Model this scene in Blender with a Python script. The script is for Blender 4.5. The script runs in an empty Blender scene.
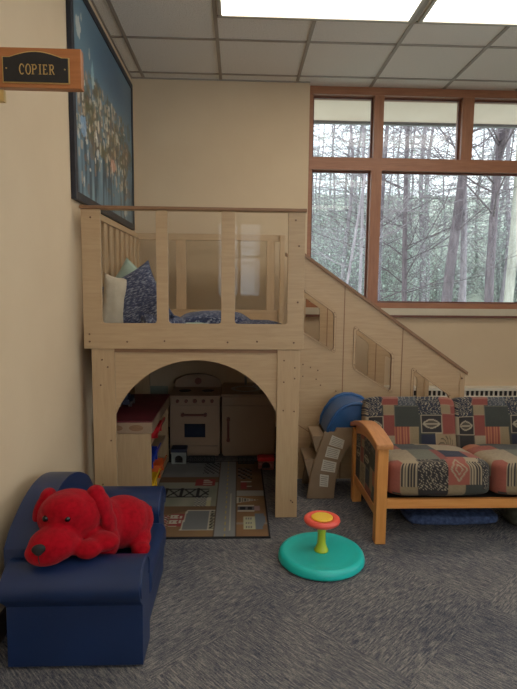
import bpy, bmesh, math, random
from mathutils import Vector, Matrix, noise
random.seed(7)
scn = bpy.context.scene
COL = scn.collection
PI = math.pi
R = math.radians

# ------------------------------------------------------------------ materials
def srgb(r, g, b):
    f = lambda c: (c/255/12.92) if c/255 <= .04045 else ((c/255+.055)/1.055)**2.4
    return (f(r), f(g), f(b), 1)

def new_mat(name):
    m = bpy.data.materials.new(name); m.use_nodes = True
    nt = m.node_tree; nt.nodes.clear()
    o = nt.nodes.new('ShaderNodeOutputMaterial')
    b = nt.nodes.new('ShaderNodeBsdfPrincipled')
    nt.links.new(b.outputs[0], o.inputs[0])
    return m, nt, b

def ramp(nt, fac, stops, interp='LINEAR'):
    r = nt.nodes.new('ShaderNodeValToRGB'); r.color_ramp.interpolation = interp
    e = r.color_ramp.elements
    while len(e) < len(stops): e.new(.5)
    for i, (p, c) in enumerate(stops): e[i].position = p; e[i].color = c
    nt.links.new(fac, r.inputs[0]); return r.outputs[0]

def mapping(nt, scale=(1,1,1), rot=(0,0,0), coord='Object'):
    t = nt.nodes.new('ShaderNodeTexCoord'); mp = nt.nodes.new('ShaderNodeMapping')
    mp.inputs['Scale'].default_value = scale; mp.inputs['Rotation'].default_value = rot
    nt.links.new(t.outputs[coord], mp.inputs[0]); return mp.outputs[0]

def noise_tex(nt, vec, scale, detail=3, rough=.5, dist=0):
    n = nt.nodes.new('ShaderNodeTexNoise')
    n.inputs['Scale'].default_value = scale; n.inputs['Detail'].default_value = detail
    n.inputs['Roughness'].default_value = rough; n.inputs['Distortion'].default_value = dist
    nt.links.new(vec, n.inputs['Vector']); return n.outputs['Fac']

def bump(nt, b, h, strength=.2, dist=.002):
    n = nt.nodes.new('ShaderNodeBump'); n.inputs['Strength'].default_value = strength
    n.inputs['Distance'].default_value = dist
    nt.links.new(h, n.inputs['Height']); nt.links.new(n.outputs[0], b.inputs['Normal'])

def mottled(name, c1, c2, scale=20, rough=.6, stretch=(1,1,1), bmp=0, bscale=None, spec=.5, metal=0, sheen=0, lo=.3, hi=.7, detail=4):
    m, nt, b = new_mat(name)
    v = mapping(nt, stretch)
    f = noise_tex(nt, v, scale, detail)
    nt.links.new(ramp(nt, f, [(lo, c1), (hi, c2)]), b.inputs['Base Color'])
    b.inputs['Roughness'].default_value = rough; b.inputs['Metallic'].default_value = metal
    b.inputs['Specular IOR Level'].default_value = spec
    if sheen: b.inputs['Sheen Weight'].default_value = sheen; b.inputs['Sheen Roughness'].default_value = .5
    if bmp: bump(nt, b, noise_tex(nt, v, bscale or scale*4, 4), bmp)
    return m

def attr_mat(name, rough=.85, bmp=.15, bscale=400, sheen=0, sat=1, val=1):
    m, nt, b = new_mat(name)
    a = nt.nodes.new('ShaderNodeAttribute'); a.attribute_name = 'Col'
    hs = nt.nodes.new('ShaderNodeHueSaturation'); hs.inputs['Saturation'].default_value = sat; hs.inputs['Value'].default_value = val
    nt.links.new(a.outputs['Color'], hs.inputs['Color'])
    nt.links.new(hs.outputs[0], b.inputs['Base Color'])
    b.inputs['Roughness'].default_value = rough
    b.inputs['Specular IOR Level'].default_value = .3
    if sheen: b.inputs['Sheen Weight'].default_value = sheen
    bump(nt, b, noise_tex(nt, mapping(nt), bscale, 2), bmp)
    return m

def wood(name, c1, c2, axis='x', rough=.45, scale=6, coat=0):
    st = {'x': (1, 12, 12), 'y': (12, 1, 12), 'z': (12, 12, 1)}[axis]
    m, nt, b = new_mat(name)
    v = mapping(nt, st)
    f = noise_tex(nt, v, scale, 5, .6, .6)
    nt.links.new(ramp(nt, f, [(.25, c1), (.75, c2)]), b.inputs['Base Color'])
    b.inputs['Roughness'].default_value = rough
    b.inputs['Coat Weight'].default_value = coat
    return m

M = {}
M['wall'] = mottled('wall_paint', srgb(205,181,149), srgb(210,187,155), 3, .85, bmp=.15, bscale=180, spec=.3)
M['maple_z'] = wood('maple_upright', srgb(176,146,110), srgb(191,162,125), 'z', .42)
M['maple_x'] = wood('maple_lengthwise', srgb(176,146,110), srgb(192,163,126), 'x', .42)
M['maple_y'] = wood('maple_crosswise', srgb(176,146,110), srgb(191,162,125), 'y', .42)
M['ply_edge'] = wood('plywood_edge', srgb(120,86,60), srgb(150,112,80), 'x', .5, 20)
M['cherry_x'] = wood('window_wood_x', srgb(142,92,62), srgb(170,116,82), 'x', .4)
M['cherry_z'] = wood('window_wood_z', srgb(142,92,62), srgb(170,116,82), 'z', .4)
M['oak_x'] = wood('sofa_oak_x', srgb(196,128,62), srgb(218,152,84), 'x', .35)
M['oak_y'] = wood('sofa_oak_y', srgb(180,118,66), srgb(205,142,88), 'y', .35)
M['oak_z'] = wood('sofa_oak_z', srgb(196,128,62), srgb(218,152,84), 'z', .35)
M['cream_trim'] = mottled('sill_laminate', srgb(196,184,158), srgb(204,192,168), 6, .5)
M['brown_trim'] = mottled('brown_edge_trim', srgb(98,58,44), srgb(112,68,52), 6, .5)
M['base'] = mottled('vinyl_baseboard', srgb(52,42,38), srgb(60,48,44), 8, .6)
M['white_metal'] = mottled('white_enamel', srgb(214,204,184), srgb(222,212,194), 6, .45)
M['dark_gap'] = mottled('dark_recess', srgb(40,36,34), srgb(52,46,42), 6, .9)
M['tbar'] = mottled('tee_bar_enamel', srgb(150,140,128), srgb(160,150,138), 6, .5)
M['fixture_frame'] = mottled('fixture_enamel', srgb(170,164,152), srgb(180,174,162), 6, .4)
M['blue_vinyl'] = mottled('blue_vinyl', srgb(20,39,74), srgb(25,45,84), 5, .38, bmp=.12, bscale=160)
M['blue_piping'] = mottled('blue_piping', srgb(20,38,74), srgb(26,45,84), 5, .4)
M['red_plush'] = mottled('red_plush', srgb(138,4,18), srgb(166,10,28), 60, .95, bmp=.9, bscale=260, spec=.1, sheen=.06)
M['red_plush_ear'] = mottled('red_plush_ear', srgb(132,4,18), srgb(160,10,28), 60, .95, bmp=.9, bscale=260, spec=.1, sheen=.06)
M['nose_black'] = mottled('nose_felt', srgb(18,14,16), srgb(28,24,26), 60, .8)
M['button_black'] = mottled('button_eye', srgb(8,8,10), srgb(14,14,16), 20, .15)
M['teal'] = mottled('teal_plastic', srgb(24,182,172), srgb(32,190,180), 4, .35)
M['coral'] = mottled('coral_plastic', srgb(226,84,70), srgb(234,94,78), 4, .35)
M['yellow'] = mottled('yellow_plastic', srgb(232,186,52), srgb(238,194,62), 4, .35)
M['lime'] = mottled('lime_plastic', srgb(176,192,44), srgb(186,200,54), 4, .35)
M['taupe'] = mottled('taupe_plastic', srgb(132,110,86), srgb(142,120,96), 9, .5, bmp=.1)
M['slide_blue'] = mottled('slide_blue_plastic', srgb(28,72,120), srgb(36,82,132), 5, .38)
M['sticker'] = mottled('label_paper', srgb(196,190,176), srgb(206,200,188), 30, .7)
M['sticker_ink'] = mottled('label_ink', srgb(120,112,102), srgb(136,128,118), 30, .7)
M['bolt'] = mottled('bronze_bolt', srgb(110,80,58), srgb(124,92,66), 20, .4, metal=.4)
M['steel'] = mottled('steel', srgb(150,150,150), srgb(170,170,170), 20, .3, metal=.9)
M['sign_wood'] = wood('sign_wood', srgb(150,90,46), srgb(172,106,58), 'x', .4, coat=.2)
M['plaque'] = mottled('plaque_black', srgb(16,15,18), srgb(24,22,26), 40, .45)
M['brass'] = mottled('brass', srgb(178,146,88), srgb(196,164,104), 30, .4, metal=.3)
M['frame_navy'] = mottled('picture_frame_navy', srgb(26,28,36), srgb(36,38,48), 20, .5)
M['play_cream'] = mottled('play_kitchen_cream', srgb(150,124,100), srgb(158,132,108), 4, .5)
M['play_knob'] = mottled('play_kitchen_red_wood', srgb(96,50,40), srgb(110,60,48), 10, .5)
M['oven_glass'] = mottled('oven_window', srgb(20,26,40), srgb(34,44,64), 8, .15)
M['counter_red'] = mottled('dark_red_top', srgb(92,30,38), srgb(108,38,46), 12, .5)
M['red_bin'] = mottled('red_plastic', srgb(196,30,40), srgb(206,40,48), 5, .4)
M['blue_bin'] = mottled('blue_plastic', srgb(20,50,150), srgb(26,58,164), 5, .4)
M['yellow_bin'] = mottled('yellow_bin_plastic', srgb(226,180,30), srgb(234,190,40), 5, .4)
M['orange_bin'] = mottled('orange_plastic', srgb(214,96,40), srgb(222,106,48), 5, .4)
M['black_toy'] = mottled('black_toy_plastic', srgb(24,24,26), srgb(34,34,36), 12, .5)
M['grey_toy'] = mottled('grey_toy_house', srgb(120,124,120), srgb(134,138,132), 30, .7)
M['navy_toy'] = mottled('navy_toy_roof', srgb(26,30,50), srgb(34,40,62), 20, .6)
M['paper_grey'] = mottled('grey_card', srgb(150,156,140), srgb(160,166,150), 10, .8)
M['beige_cloth'] = mottled('beige_linen', srgb(196,184,160), srgb(212,200,178), 20, .9, bmp=.4, bscale=300, sheen=.1)
M['mint_cloth'] = mottled('mint_linen', srgb(150,172,158), srgb(172,190,174), 20, .9, bmp=.4, bscale=300, sheen=.1)
M['blanket'] = mottled('blue_blanket_fabric', srgb(44,58,92), srgb(86,104,144), 45, .9, bmp=.5, bscale=200)
M['bag_dark'] = mottled('dark_olive_fabric', srgb(56,58,48), srgb(90,90,74), 35, .9, bmp=.4, bscale=200)
M['bark'] = mottled('bark_grey', srgb(118,110,114), srgb(160,150,152), 4, .95, stretch=(6,6,1), bmp=.6, bscale=10)
M['bark_dark'] = mottled('bark_dark', srgb(84,74,78), srgb(124,112,114), 4, .95, stretch=(6,6,1), bmp=.6, bscale=10)
M['bark_moss'] = mottled('bark_mossy', srgb(140,138,126), srgb(178,176,162), 3, .95, stretch=(4,4,1), bmp=.5, bscale=10)
M['needles'] = mottled('hemlock_needles', srgb(166,188,176), srgb(208,220,208), 2.5, .8)
M['needles2'] = mottled('young_leaves', srgb(168,186,172), srgb(206,216,204), 2.5, .8)
M['soffit'] = mottled('soffit_paint', srgb(226,208,192), srgb(232,216,202), 3, .7)
M['fascia'] = mottled('fascia_metal', srgb(104,104,106), srgb(118,118,120), 3, .5)

# woven navy pillow: fine slanted streaks of cream thread
def woven():
    m, nt, b = new_mat('navy_woven_fabric')
    v = mapping(nt, (30, 30, 160), (0, R(38), 0))
    f = noise_tex(nt, v, 1.6, 2, .6)
    nt.links.new(ramp(nt, f, [(.44, srgb(38,50,84)), (.54, srgb(52,66,106)), (.63, srgb(160,166,180))]), b.inputs['Base Color'])
    b.inputs['Roughness'].default_value = .9; b.inputs['Sheen Weight'].default_value = .1
    bump(nt, b, f, .5, .003)
    return m
M['woven'] = woven()

def carpet():
    m, nt, b = new_mat('carpet_tiles')
    v = mapping(nt, (1, 1, 1), (0, 0, R(47)))
    ck = nt.nodes.new('ShaderNodeTexChecker'); ck.inputs['Scale'].default_value = 1/.61
    nt.links.new(v, ck.inputs['Vector'])
    def strk(sc):
        mp = nt.nodes.new('ShaderNodeMapping'); mp.inputs['Scale'].default_value = sc
        nt.links.new(v, mp.inputs[0])
        return noise_tex(nt, mp.outputs[0], 1, 3, .65)
    a = strk((20, 170, 1)); c = strk((170, 20, 1))
    mx = nt.nodes.new('ShaderNodeMix'); mx.data_type = 'FLOAT'
    nt.links.new(ck.outputs['Fac'], mx.inputs['Factor'])
    nt.links.new(a, mx.inputs[2]); nt.links.new(c, mx.inputs[3])
    big = noise_tex(nt, v, 2.2, 3, .6)
    fine = noise_tex(nt, v, 240, 2, .7)
    ad = nt.nodes.new('ShaderNodeMath'); ad.operation = 'MULTIPLY_ADD'; ad.inputs[1].default_value = .35
    nt.links.new(big, ad.inputs[0]); nt.links.new(mx.outputs[0], ad.inputs[2])
    ad2 = nt.nodes.new('ShaderNodeMath'); ad2.operation = 'MULTIPLY_ADD'; ad2.inputs[1].default_value = .55
    nt.links.new(fine, ad2.inputs[0]); nt.links.new(ad.outputs[0], ad2.inputs[2])
    sb = nt.nodes.new('ShaderNodeMath'); sb.operation = 'SUBTRACT'; sb.inputs[1].default_value = .45
    nt.links.new(ad2.outputs[0], sb.inputs[0])
    col = ramp(nt, sb.outputs[0], [(.34, srgb(66,68,78)), (.46, srgb(96,95,99)), (.56, srgb(112,109,108)), (.70, srgb(146,139,132))])
    nt.links.new(col, b.inputs['Base Color'])
    b.inputs['Roughness'].default_value = .98; b.inputs['Specular IOR Level'].default_value = .1
    bump(nt, b, sb.outputs[0], .6, .004)
    return m
M['carpet'] = carpet()

def ceil_tile():
    m, nt, b = new_mat('acoustic_tile')
    v = mapping(nt)
    f = noise_tex(nt, v, 130, 4, .75)
    nt.links.new(ramp(nt, f, [(.32, srgb(168,162,154)), (.42, srgb(222,217,208)), (.6, srgb(238,234,227))]), b.inputs['Base Color'])
    b.inputs['Roughness'].default_value = .95
    bump(nt, b, f, .4, .003)
    return m
M['ceiling'] = ceil_tile()

def diffuser():
    m, nt, b = new_mat('fluorescent_diffuser')
    v = mapping(nt, (60, 60, 60))
    w = nt.nodes.new('ShaderNodeTexVoronoi'); w.distance = 'CHEBYCHEV'; w.inputs['Randomness'].default_value = 0
    w.inputs['Scale'].default_value = 1
    nt.links.new(v, w.inputs['Vector'])
    b.inputs['Base Color'].default_value = srgb(240,236,222)
    nt.links.new(ramp(nt, w.outputs['Distance'], [(.1, (1,.93,.82,1)), (.5, (.86,.80,.70,1))]), b.inputs['Emission Color'])
    b.inputs['Emission Strength'].default_value = 4.0
    return m
M['diffuser'] = diffuser()

def glass(name, refl=.08, tint=(.97,.98,.98,1), rough=0.0):
    m = bpy.data.materials.new(name); m.use_nodes = True
    nt = m.node_tree; nt.nodes.clear()
    o = nt.nodes.new('ShaderNodeOutputMaterial'); mx = nt.nodes.new('ShaderNodeMixShader')
    t = nt.nodes.new('ShaderNodeBsdfTransparent'); g = nt.nodes.new('ShaderNodeBsdfGlossy')
    t.inputs[0].default_value = tint; g.inputs['Roughness'].default_value = rough
    lw = nt.nodes.new('ShaderNodeLayerWeight'); lw.inputs[0].default_value = .25
    mm = nt.nodes.new('ShaderNodeMath'); mm.operation = 'MULTIPLY_ADD'; mm.inputs[1].default_value = .8; mm.inputs[2].default_value = refl
    nt.links.new(lw.outputs['Fresnel'], mm.inputs[0])
    nt.links.new(mm.outputs[0], mx.inputs[0]); nt.links.new(t.outputs[0], mx.inputs[1]); nt.links.new(g.outputs[0], mx.inputs[2])
    nt.links.new(mx.outputs[0], o.inputs[0])
    return m
M['glass'] = glass('window_glass', .0)
M['acrylic'] = glass('clear_acrylic', .0, (.985,.985,.98,1))

def ground():
    m, nt, b = new_mat('forest_floor')
    v = mapping(nt)
    f = noise_tex(nt, v, .6, 8, .75)
    nt.links.new(ramp(nt, f, [(.3, srgb(160,172,150)), (.5, srgb(190,194,176)), (.7, srgb(206,216,200))]), b.inputs['Base Color'])
    b.inputs['Roughness'].default_value = 1
    bump(nt, b, noise_tex(nt, v, 3, 6, .7), .8, .2)
    return m
M['ground'] = ground()
M['fabric'] = attr_mat('patchwork_upholstery', .9, .3, 500, .05, .9, .68)
M['rugprint'] = attr_mat('printed_rug', .95, .3, 600, 0, .9, .62)
M['painting'] = attr_mat('painted_canvas', .35, .1, 200, 0, .85, 1.0)

# ------------------------------------------------------------------ object helpers
def props(o, label=None, cat=None, group=None, kind=None):
    if label: o['label'] = label
    if cat: o['category'] = cat
    if group: o['group'] = group
    if kind: o['kind'] = kind
    return o

def thing(name, label, cat, loc=(0,0,0), group=None, rz=0):
    o = bpy.data.objects.new(name, None); COL.objects.link(o)
    o.empty_display_size = .1
    o.location = loc; o.rotation_euler = (0, 0, rz)
    return props(o, label, cat, group)

def root_loc(p):
    while p.parent: p = p.parent
    return Vector(p.location)

def obj(name, bm, mat, parent=None, bevel=0, smooth=False, seg=2, local=False, label=None):
    """bm in world coordinates (or local=True: already relative to the parent thing)"""
    if isinstance(bm, bpy.types.Mesh): me = bm
    else:
        me = bpy.data.meshes.new(name); bm.to_mesh(me); bm.free()
    o = bpy.data.objects.new(name, me); COL.objects.link(o)
    if parent:
        if not local: me.transform(Matrix.Translation(-root_loc(parent)))
        o.parent = parent
    elif not local:
        xs = [v.co for v in me.vertices]
        c = Vector(((min(v.x for v in xs)+max(v.x for v in xs))/2, (min(v.y for v in xs)+max(v.y for v in xs))/2, min(v.z for v in xs)))
        me.transform(Matrix.Translation(-c)); o.location = c
    if mat is not None and not me.materials: me.materials.append(mat)
    if bevel:
        md = o.modifiers.new('bevel', 'BEVEL'); md.width = bevel; md.segments = seg; md.limit_method = 'ANGLE'; md.angle_limit = R(40)
        md.harden_normals = False
    if smooth or bevel:
        for p in me.polygons: p.use_smooth = True
        if not smooth:
            md = o.modifiers.new('wn', 'WEIGHTED_NORMAL'); md.keep_sharp = True
            for p in me.polygons: p.use_smooth = True
    if label: o['label'] = label
    return o

def box(bm, x0, x1, y0, y1, z0, z1):
    vs = [bm.verts.new(p) for p in ((x0,y0,z0),(x1,y0,z0),(x1,y1,z0),(x0,y1,z0),(x0,y0,z1),(x1,y0,z1),(x1,y1,z1),(x0,y1,z1))]
    for f in ((3,2,1,0),(4,5,6,7),(0,1,5,4),(1,2,6,5),(2,3,7,6),(3,0,4,7)): bm.faces.new([vs[i] for i in f])
    return vs
def B(*bs):
    bm = bmesh.new()
    for b in bs: box(bm, *b)
    return bm

def plate(outer, holes, axis, a0, a1):
    """flat plate with holes; 2D points (u,v); axis='y': u=x,v=z; axis='x': u=y,v=z; axis='z': u=x,v=y"""
    bm = bmesh.new()
    def P(u, v, a):
        return {'y': (u, a, v), 'x': (a, u, v), 'z': (u, v, a)}[axis]
    edges = []
    for loop in [outer]+holes:
        vs = [bm.verts.new(P(u, v, a0)) for u, v in loop]
        for i in range(len(vs)): edges.append(bm.edges.new((vs[i], vs[(i+1) % len(vs)])))
    bmesh.ops.triangle_fill(bm, edges=edges, use_beauty=True, use_dissolve=False)
    r = bmesh.ops.extrude_face_region(bm, geom=bm.faces[:])
    d = Vector(P(0, 0, a1))-Vector(P(0, 0, a0))
    bmesh.ops.translate(bm, verts=[v for v in r['geom'] if isinstance(v, bmesh.types.BMVert)], vec=d)
    bmesh.ops.recalc_face_normals(bm, faces=bm.faces[:])
    return bm

def round_poly(pts, r, n=5):
    out = []
    k = len(pts)
    for i in range(k):
        p0, p1, p2 = Vector(pts[i-1]), Vector(pts[i]), Vector(pts[(i+1) % k])
        rr = r if not isinstance(r, (list, tuple)) else r[i]
        if rr <= 0: out.append(tuple(p1)); continue
        d0 = (p0-p1).normalized(); d2 = (p2-p1).normalized()
        a, c = p1+d0*rr, p1+d2*rr
        for j in range(n+1):
            t = j/n
            out.append(tuple(a*(1-t)**2+p1*2*t*(1-t)+c*t*t))
    return out

def cyl(bm, p0, p1, r0, r1=None, n=16, cap=True):
    r1 = r0 if r1 is None else r1
    p0, p1 = Vector(p0), Vector(p1); d = (p1-p0).normalized()
    a = d.orthogonal().normalized(); b = d.cross(a)
    A = [bm.verts.new(p0+(a*math.cos(2*PI*i/n)+b*math.sin(2*PI*i/n))*r0) for i in range(n)]
    C = [bm.verts.new(p1+(a*math.cos(2*PI*i/n)+b*math.sin(2*PI*i/n))*r1) for i in range(n)]
    for i in range(n): bm.faces.new((A[i], A[(i+1) % n], C[(i+1) % n], C[i]))
    if cap: bm.faces.new(A[::-1]); bm.faces.new(C)

def tube(bm, pts, rads, n=8):
    pts = [Vector(p) for p in pts]; prev = None; a = None
    for i, p in enumerate(pts):
        d = (pts[min(i+1, len(pts)-1)]-pts[max(i-1, 0)]).normalized()
        if a is None: a = d.orthogonal().normalized()
        else:
            a = (a-d*a.dot(d))
            a = a.normalized() if a.length > 1e-5 else d.orthogonal().normalized()
        b = d.cross(a)
        ring = [bm.verts.new(p+(a*math.cos(2*PI*k/n)+b*math.sin(2*PI*k/n))*rads[i]) for k in range(n)]
        if prev:
            for k in range(n): bm.faces.new((prev[k], prev[(k+1) % n], ring[(k+1) % n], ring[k]))
        else: bm.faces.new(ring[::-1])
        prev = ring
    bm.faces.new(prev)

def lathe(bm, prof, c, n=64):
    rings = []
    for r, z in prof:
        if r < 1e-6: rings.append([bm.verts.new((c[0], c[1], c[2]+z))])
        else: rings.append([bm.verts.new((c[0]+r*math.cos(2*PI*i/n), c[1]+r*math.sin(2*PI*i/n), c[2]+z)) for i in range(n)])
    for A, C in zip(rings, rings[1:]):
        for i in range(n):
            j = (i+1) % n
            if len(A) == 1 and len(C) == 1: continue
            if len(A) == 1: bm.faces.new((A[0], C[i], C[j]))
            elif len(C) == 1: bm.faces.new((A[i], A[j], C[0]))
            else: bm.faces.new((A[i], A[j], C[j], C[i]))
    bmesh.ops.recalc_face_normals(bm, faces=bm.faces[:])

def disc_y(bm, x, y, z, r, t=.004, n=10):
    cyl(bm, (x, y, z), (x, y-t, z), r, r*.8, n)
def fastener(name, x, y, z, r, parent, mat, t=.004):
    bm = bmesh.new(); disc_y(bm, x, y, z, r, t); return obj(name, bm, mat, parent)

# ------------------------------------------------------------------ ROOM
XL, XR, YB, YW, YR, ZC = -.87, 3.7, 4.39, 4.47, -3.2, 2.95
struct = lambda n, bm, m, **k: props(obj(n, bm, m, **k), kind='structure')
struct('floor', B((XL-.1, XR+.1, YR-.1, YW+.2, -.06, 0)), M['carpet'])
struct('ceiling', B((XL-.1, XR+.1, YR-.1, YW+.2, ZC, ZC+.05)), M['ceiling'])
struct('wall_left', B((XL-.1, XL, YR, YB, 0, ZC)), M['wall'])
struct('wall_back', B((XL-.1, .565, YB, YW+.18, 0, ZC)), M['wall'])
struct('wall_right', plate([(YR, 0), (YW, 0), (YW, ZC), (YR, ZC)], [[(-2.6, .8), (2.6, .8), (2.6, 2.7), (-2.6, 2.7)]], 'x', XR, XR+.1), M['wall'])  # opening cut for the added daylight window
WX0, WX1, WZ0, WZ1 = .565, 3.45, 1.13, 2.945
struct('wall_window', B((.565, XR, YW, YW+.18, 0, 1.05), (WX1, XR, YW, YW+.18, 1.05, ZC)), M['wall'])
# rear wall, with the daylit window the acrylic panels mirror
struct('wall_rear', plate([(XL-.1, 0), (XR+.1, 0), (XR+.1, ZC), (XL-.1, ZC)],
       [[(-.35, 1.15), (.35, 1.15), (.35, 2.35), (-.35, 2.35)], [(.9, .8), (3.4, .8), (3.4, 2.7), (.9, 2.7)]], 'y', YR, YR-.12), M['wall'])  # wide second opening enlarged for extra daylight
w2 = struct('window_2', B((-.39, -.35, YR-.1, YR+.02, 1.11, 2.39), (.35, .39, YR-.1, YR+.02, 1.11, 2.39), (-.35, .35, YR-.1, YR+.02, 1.11, 1.15),
       (-.35, .35, YR-.1, YR+.02, 2.35, 2.39), (-.03, .03, YR-.08, YR, 1.15, 2.35), (-.35, -.03, YR-.08, YR, 1.78, 1.83), (.03, .35, YR-.08, YR, 1.78, 1.83)), M['cherry_z'])
obj('pane', B((-.35, .35, YR-.06, YR-.055, 1.15, 2.35)), M['glass'], w2)
w3 = struct('fill_window_rear', B((.86, .9, YR-.1, YR+.02, .76, 2.74), (3.4, 3.44, YR-.1, YR+.02, .76, 2.74), (.9, 3.4, YR-.1, YR+.02, .76, .8),
       (.9, 3.4, YR-.1, YR+.02, 2.7, 2.74), (1.70, 1.76, YR-.08, YR, .8, 2.7), (2.54, 2.6, YR-.08, YR, .8, 2.7)), M['cherry_z'])
obj('pane', B((.9, 3.4, YR-.06, YR-.055, .8, 2.7)), M['glass'], w3)  # unseen rear window, enlarged to throw more daylight on the ceiling
w4 = struct('fill_window_right', B((XR-.02, XR+.09, -2.64, -2.6, .76, 2.74), (XR-.02, XR+.09, 2.6, 2.64, .76, 2.74), (XR-.02, XR+.09, -2.6, 2.6, .76, .8),
       (XR-.02, XR+.09, -2.6, 2.6, 2.7, 2.74), (XR, XR+.08, -.9, -.84, .8, 2.7), (XR, XR+.08, .84, .9, .8, 2.7)), M['cherry_z'])
obj('pane', B((XR+.05, XR+.055, -2.6, 2.6, .8, 2.7)), M['glass'], w4)  # unseen window added in the right wall to brighten the ceiling
struct('baseboard_left', B((XL, XL+.008, YR, YB, 0, .1)), M['base'])
struct('baseboard_back', B((XL+.008, .565, YB-.008, YB, 0, .1)), M['base'])

# ceiling grid
bars = []
tx = [-.155+.6135*k for k in range(-1, 7)]
for x in tx:
    if XL < x < XR: bars.append((x-.012, x+.012, YR, YW, ZC-.006, ZC+.001))
ty = [4.27, 3.70]
y = 2.78
while y > YR: ty.append(y); y -= .61
for y in ty: bars.append((XL, XR, y-.011, y+.011, ZC-.005, ZC+.001))
bars.append((tx[1], XR, 3.40-.011, 3.40+.011, ZC-.005, ZC+.001))
bars.append((XL, XL+.012, YR, YB, ZC-.008, ZC+.001)); bars.append((XL, .565, YB-.012, YB, ZC-.008, ZC+.001))
struct('trim_1', B(*bars), M['tbar'])

# recessed fluorescent fixtures
def fixture(x0, y0, label, group=None):
    x1, y1 = x0+1.19, y0+.60
    t = thing('ceiling_light', label, 'ceiling light', ((x0+x1)/2, (y0+y1)/2, ZC-.012), group)
    obj('light_frame', B((x0, x1, y0, y0+.022, ZC-.014, ZC), (x0, x1, y1-.022, y1, ZC-.014, ZC), (x0, x0+.022, y0+.022, y1-.022, ZC-.014, ZC), (x1-.022, x1, y0+.022, y1-.022, ZC-.014, ZC)), M['fixture_frame'], t)
    obj('diffuser', B((x0+.022, x1-.022, y0+.022, y1-.022, ZC-.008, ZC-.002)), M['diffuser'], t)
    return t
fixture(-.135, 2.79, 'long recessed fluorescent light panel nearest the tan wall, above the loft')
fixture(1.10, 2.79, 'recessed fluorescent light panel in the right corner, above the sofa')
for fy in (.35, -2.09):
    for fx in (-.135, 1.10): 
        fixture(fx, fy, 'recessed fluorescent light panel further back in the room', 'ceiling lights behind the play corner')

# main window
win = struct('window_1', B(
    (.565, .605, YW+.0, YW+.12, 1.175, 2.89),                # left jamb
    (.565, WX1, YW-.012, YW+.13, 2.885, 2.948),              # head
    (.565, WX1, YW-.006, YW+.12, 2.285, 2.385),              # transom
    (.565, WX1, YW-.006, YW+.13, 1.13, 1.175),               # sill rail
    (WX1-.05, WX1, YW, YW+.12, 1.175, 2.885)), M['cherry_x'])
obj('mullion', B((1.115, 1.195, YW-.008, YW+.12, 2.385, 2.885)), M['cherry_z'], win)
obj('mullion', B((1.105, 1.195, YW-.008, YW+.12, 1.175, 2.285)), M['cherry_z'], win)
obj('mullion', B((1.86, 1.955, YW-.008, YW+.12, 2.385, 2.885)), M['cherry_z'], win)
obj('mullion', B((2.62, 2.71, YW-.008, YW+.12, 1.175, 2.885)), M['cherry_z'], win)
def pane(x0, x1, z0, z1):
    # dark inner gasket and its glass
    g = .014
    f = obj('sash_gasket', B((x0, x0+g, YW+.045, YW+.07, z0, z1), (x1-g, x1, YW+.045, YW+.07, z0, z1), (x0+g, x1-g, YW+.045, YW+.07, z0, z0+g), (x0+g, x1-g, YW+.045, YW+.07, z1-g, z1)), M['brown_trim'], win)
    obj('pane', B((x0+g, x1-g, YW+.055, YW+.06, z0+g, z1-g)), M['glass'], win)
pane(.605, 1.115, 2.385, 2.885); pane(1.195, 1.86, 2.385, 2.885); pane(1.955, 2.62, 2.385, 2.885); pane(2.71, WX1-.05, 2.385, 2.885)
pane(.605, 1.105, 1.175, 2.285); pane(1.195, 2.62, 1.175, 2.285); pane(2.71, WX1-.05, 1.175, 2.285)
struct('trim_2', B((.565, XR, YW-.03, YW, 1.072, 1.13)), M['cream_trim'])
struct('trim_3', B((.565, XR, YW-.034, YW, 1.052, 1.072)), M['brown_trim'])

# baseboard radiator under the window
t = thing('radiator', 'long white baseboard radiator with slotted top grille under the window', 'radiator', (2.1, 4.4, 0))
obj('casing', B((.60, 3.6, 4.37, 4.465, .04, .37), (.60, 3.6, 4.385, 4.465, .37, .425), (.60, 3.6, 4.365, 4.465, .425, .45), (.62, 3.58, 4.39, 4.46, 0, .04)), M['white_metal'], t)
bm = bmesh.new(); x = .64
while x < 3.56: box(bm, x, x+.022, 4.380, 4.386, .378, .420); x += .042
obj('grille_slot', bm, M['dark_gap'], t)

# ------------------------------------------------------------------ COPIER sign
sy = 1.70
t = thing('wall_sign', 'wooden projecting sign with black COPIER plaque on the left wall', 'sign', (XL, sy, 1.955))
obj('backing_board', B((XL+.012, -.489, sy, sy+.03, 1.902, 2.019)), M['sign_wood'], t, bevel=.002)
obj('bracket', B((XL, XL+.012, sy-.02, sy+.05, 1.87, 2.03), (XL+.012, -.728, sy+.004, sy+.022, 1.862, 1.896)), M['brass'], t)
px0, px1, pz0 = -.725, -.523, 1.914
top = [(px0, 1.990)]+[(px0+.02+(px1-px0-.04)*i/14, 1.990+.018*math.sin(PI*i/14)) for i in range(15)]+[(px1, 1.990)]
outl = [(px0, pz0)]+top[::1]+[(px1, pz0)]
obj('plaque_border', plate(outl, [], 'y', sy-.004, sy), M['brass'], t)
cx, cz = (px0+px1)/2, 1.956
obj('plaque', plate([(cx+(u-cx)*.965, cz+(v-cz)*.93) for u, v in outl], [], 'y', sy-.006, sy-.003), M['plaque'], t)
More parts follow.
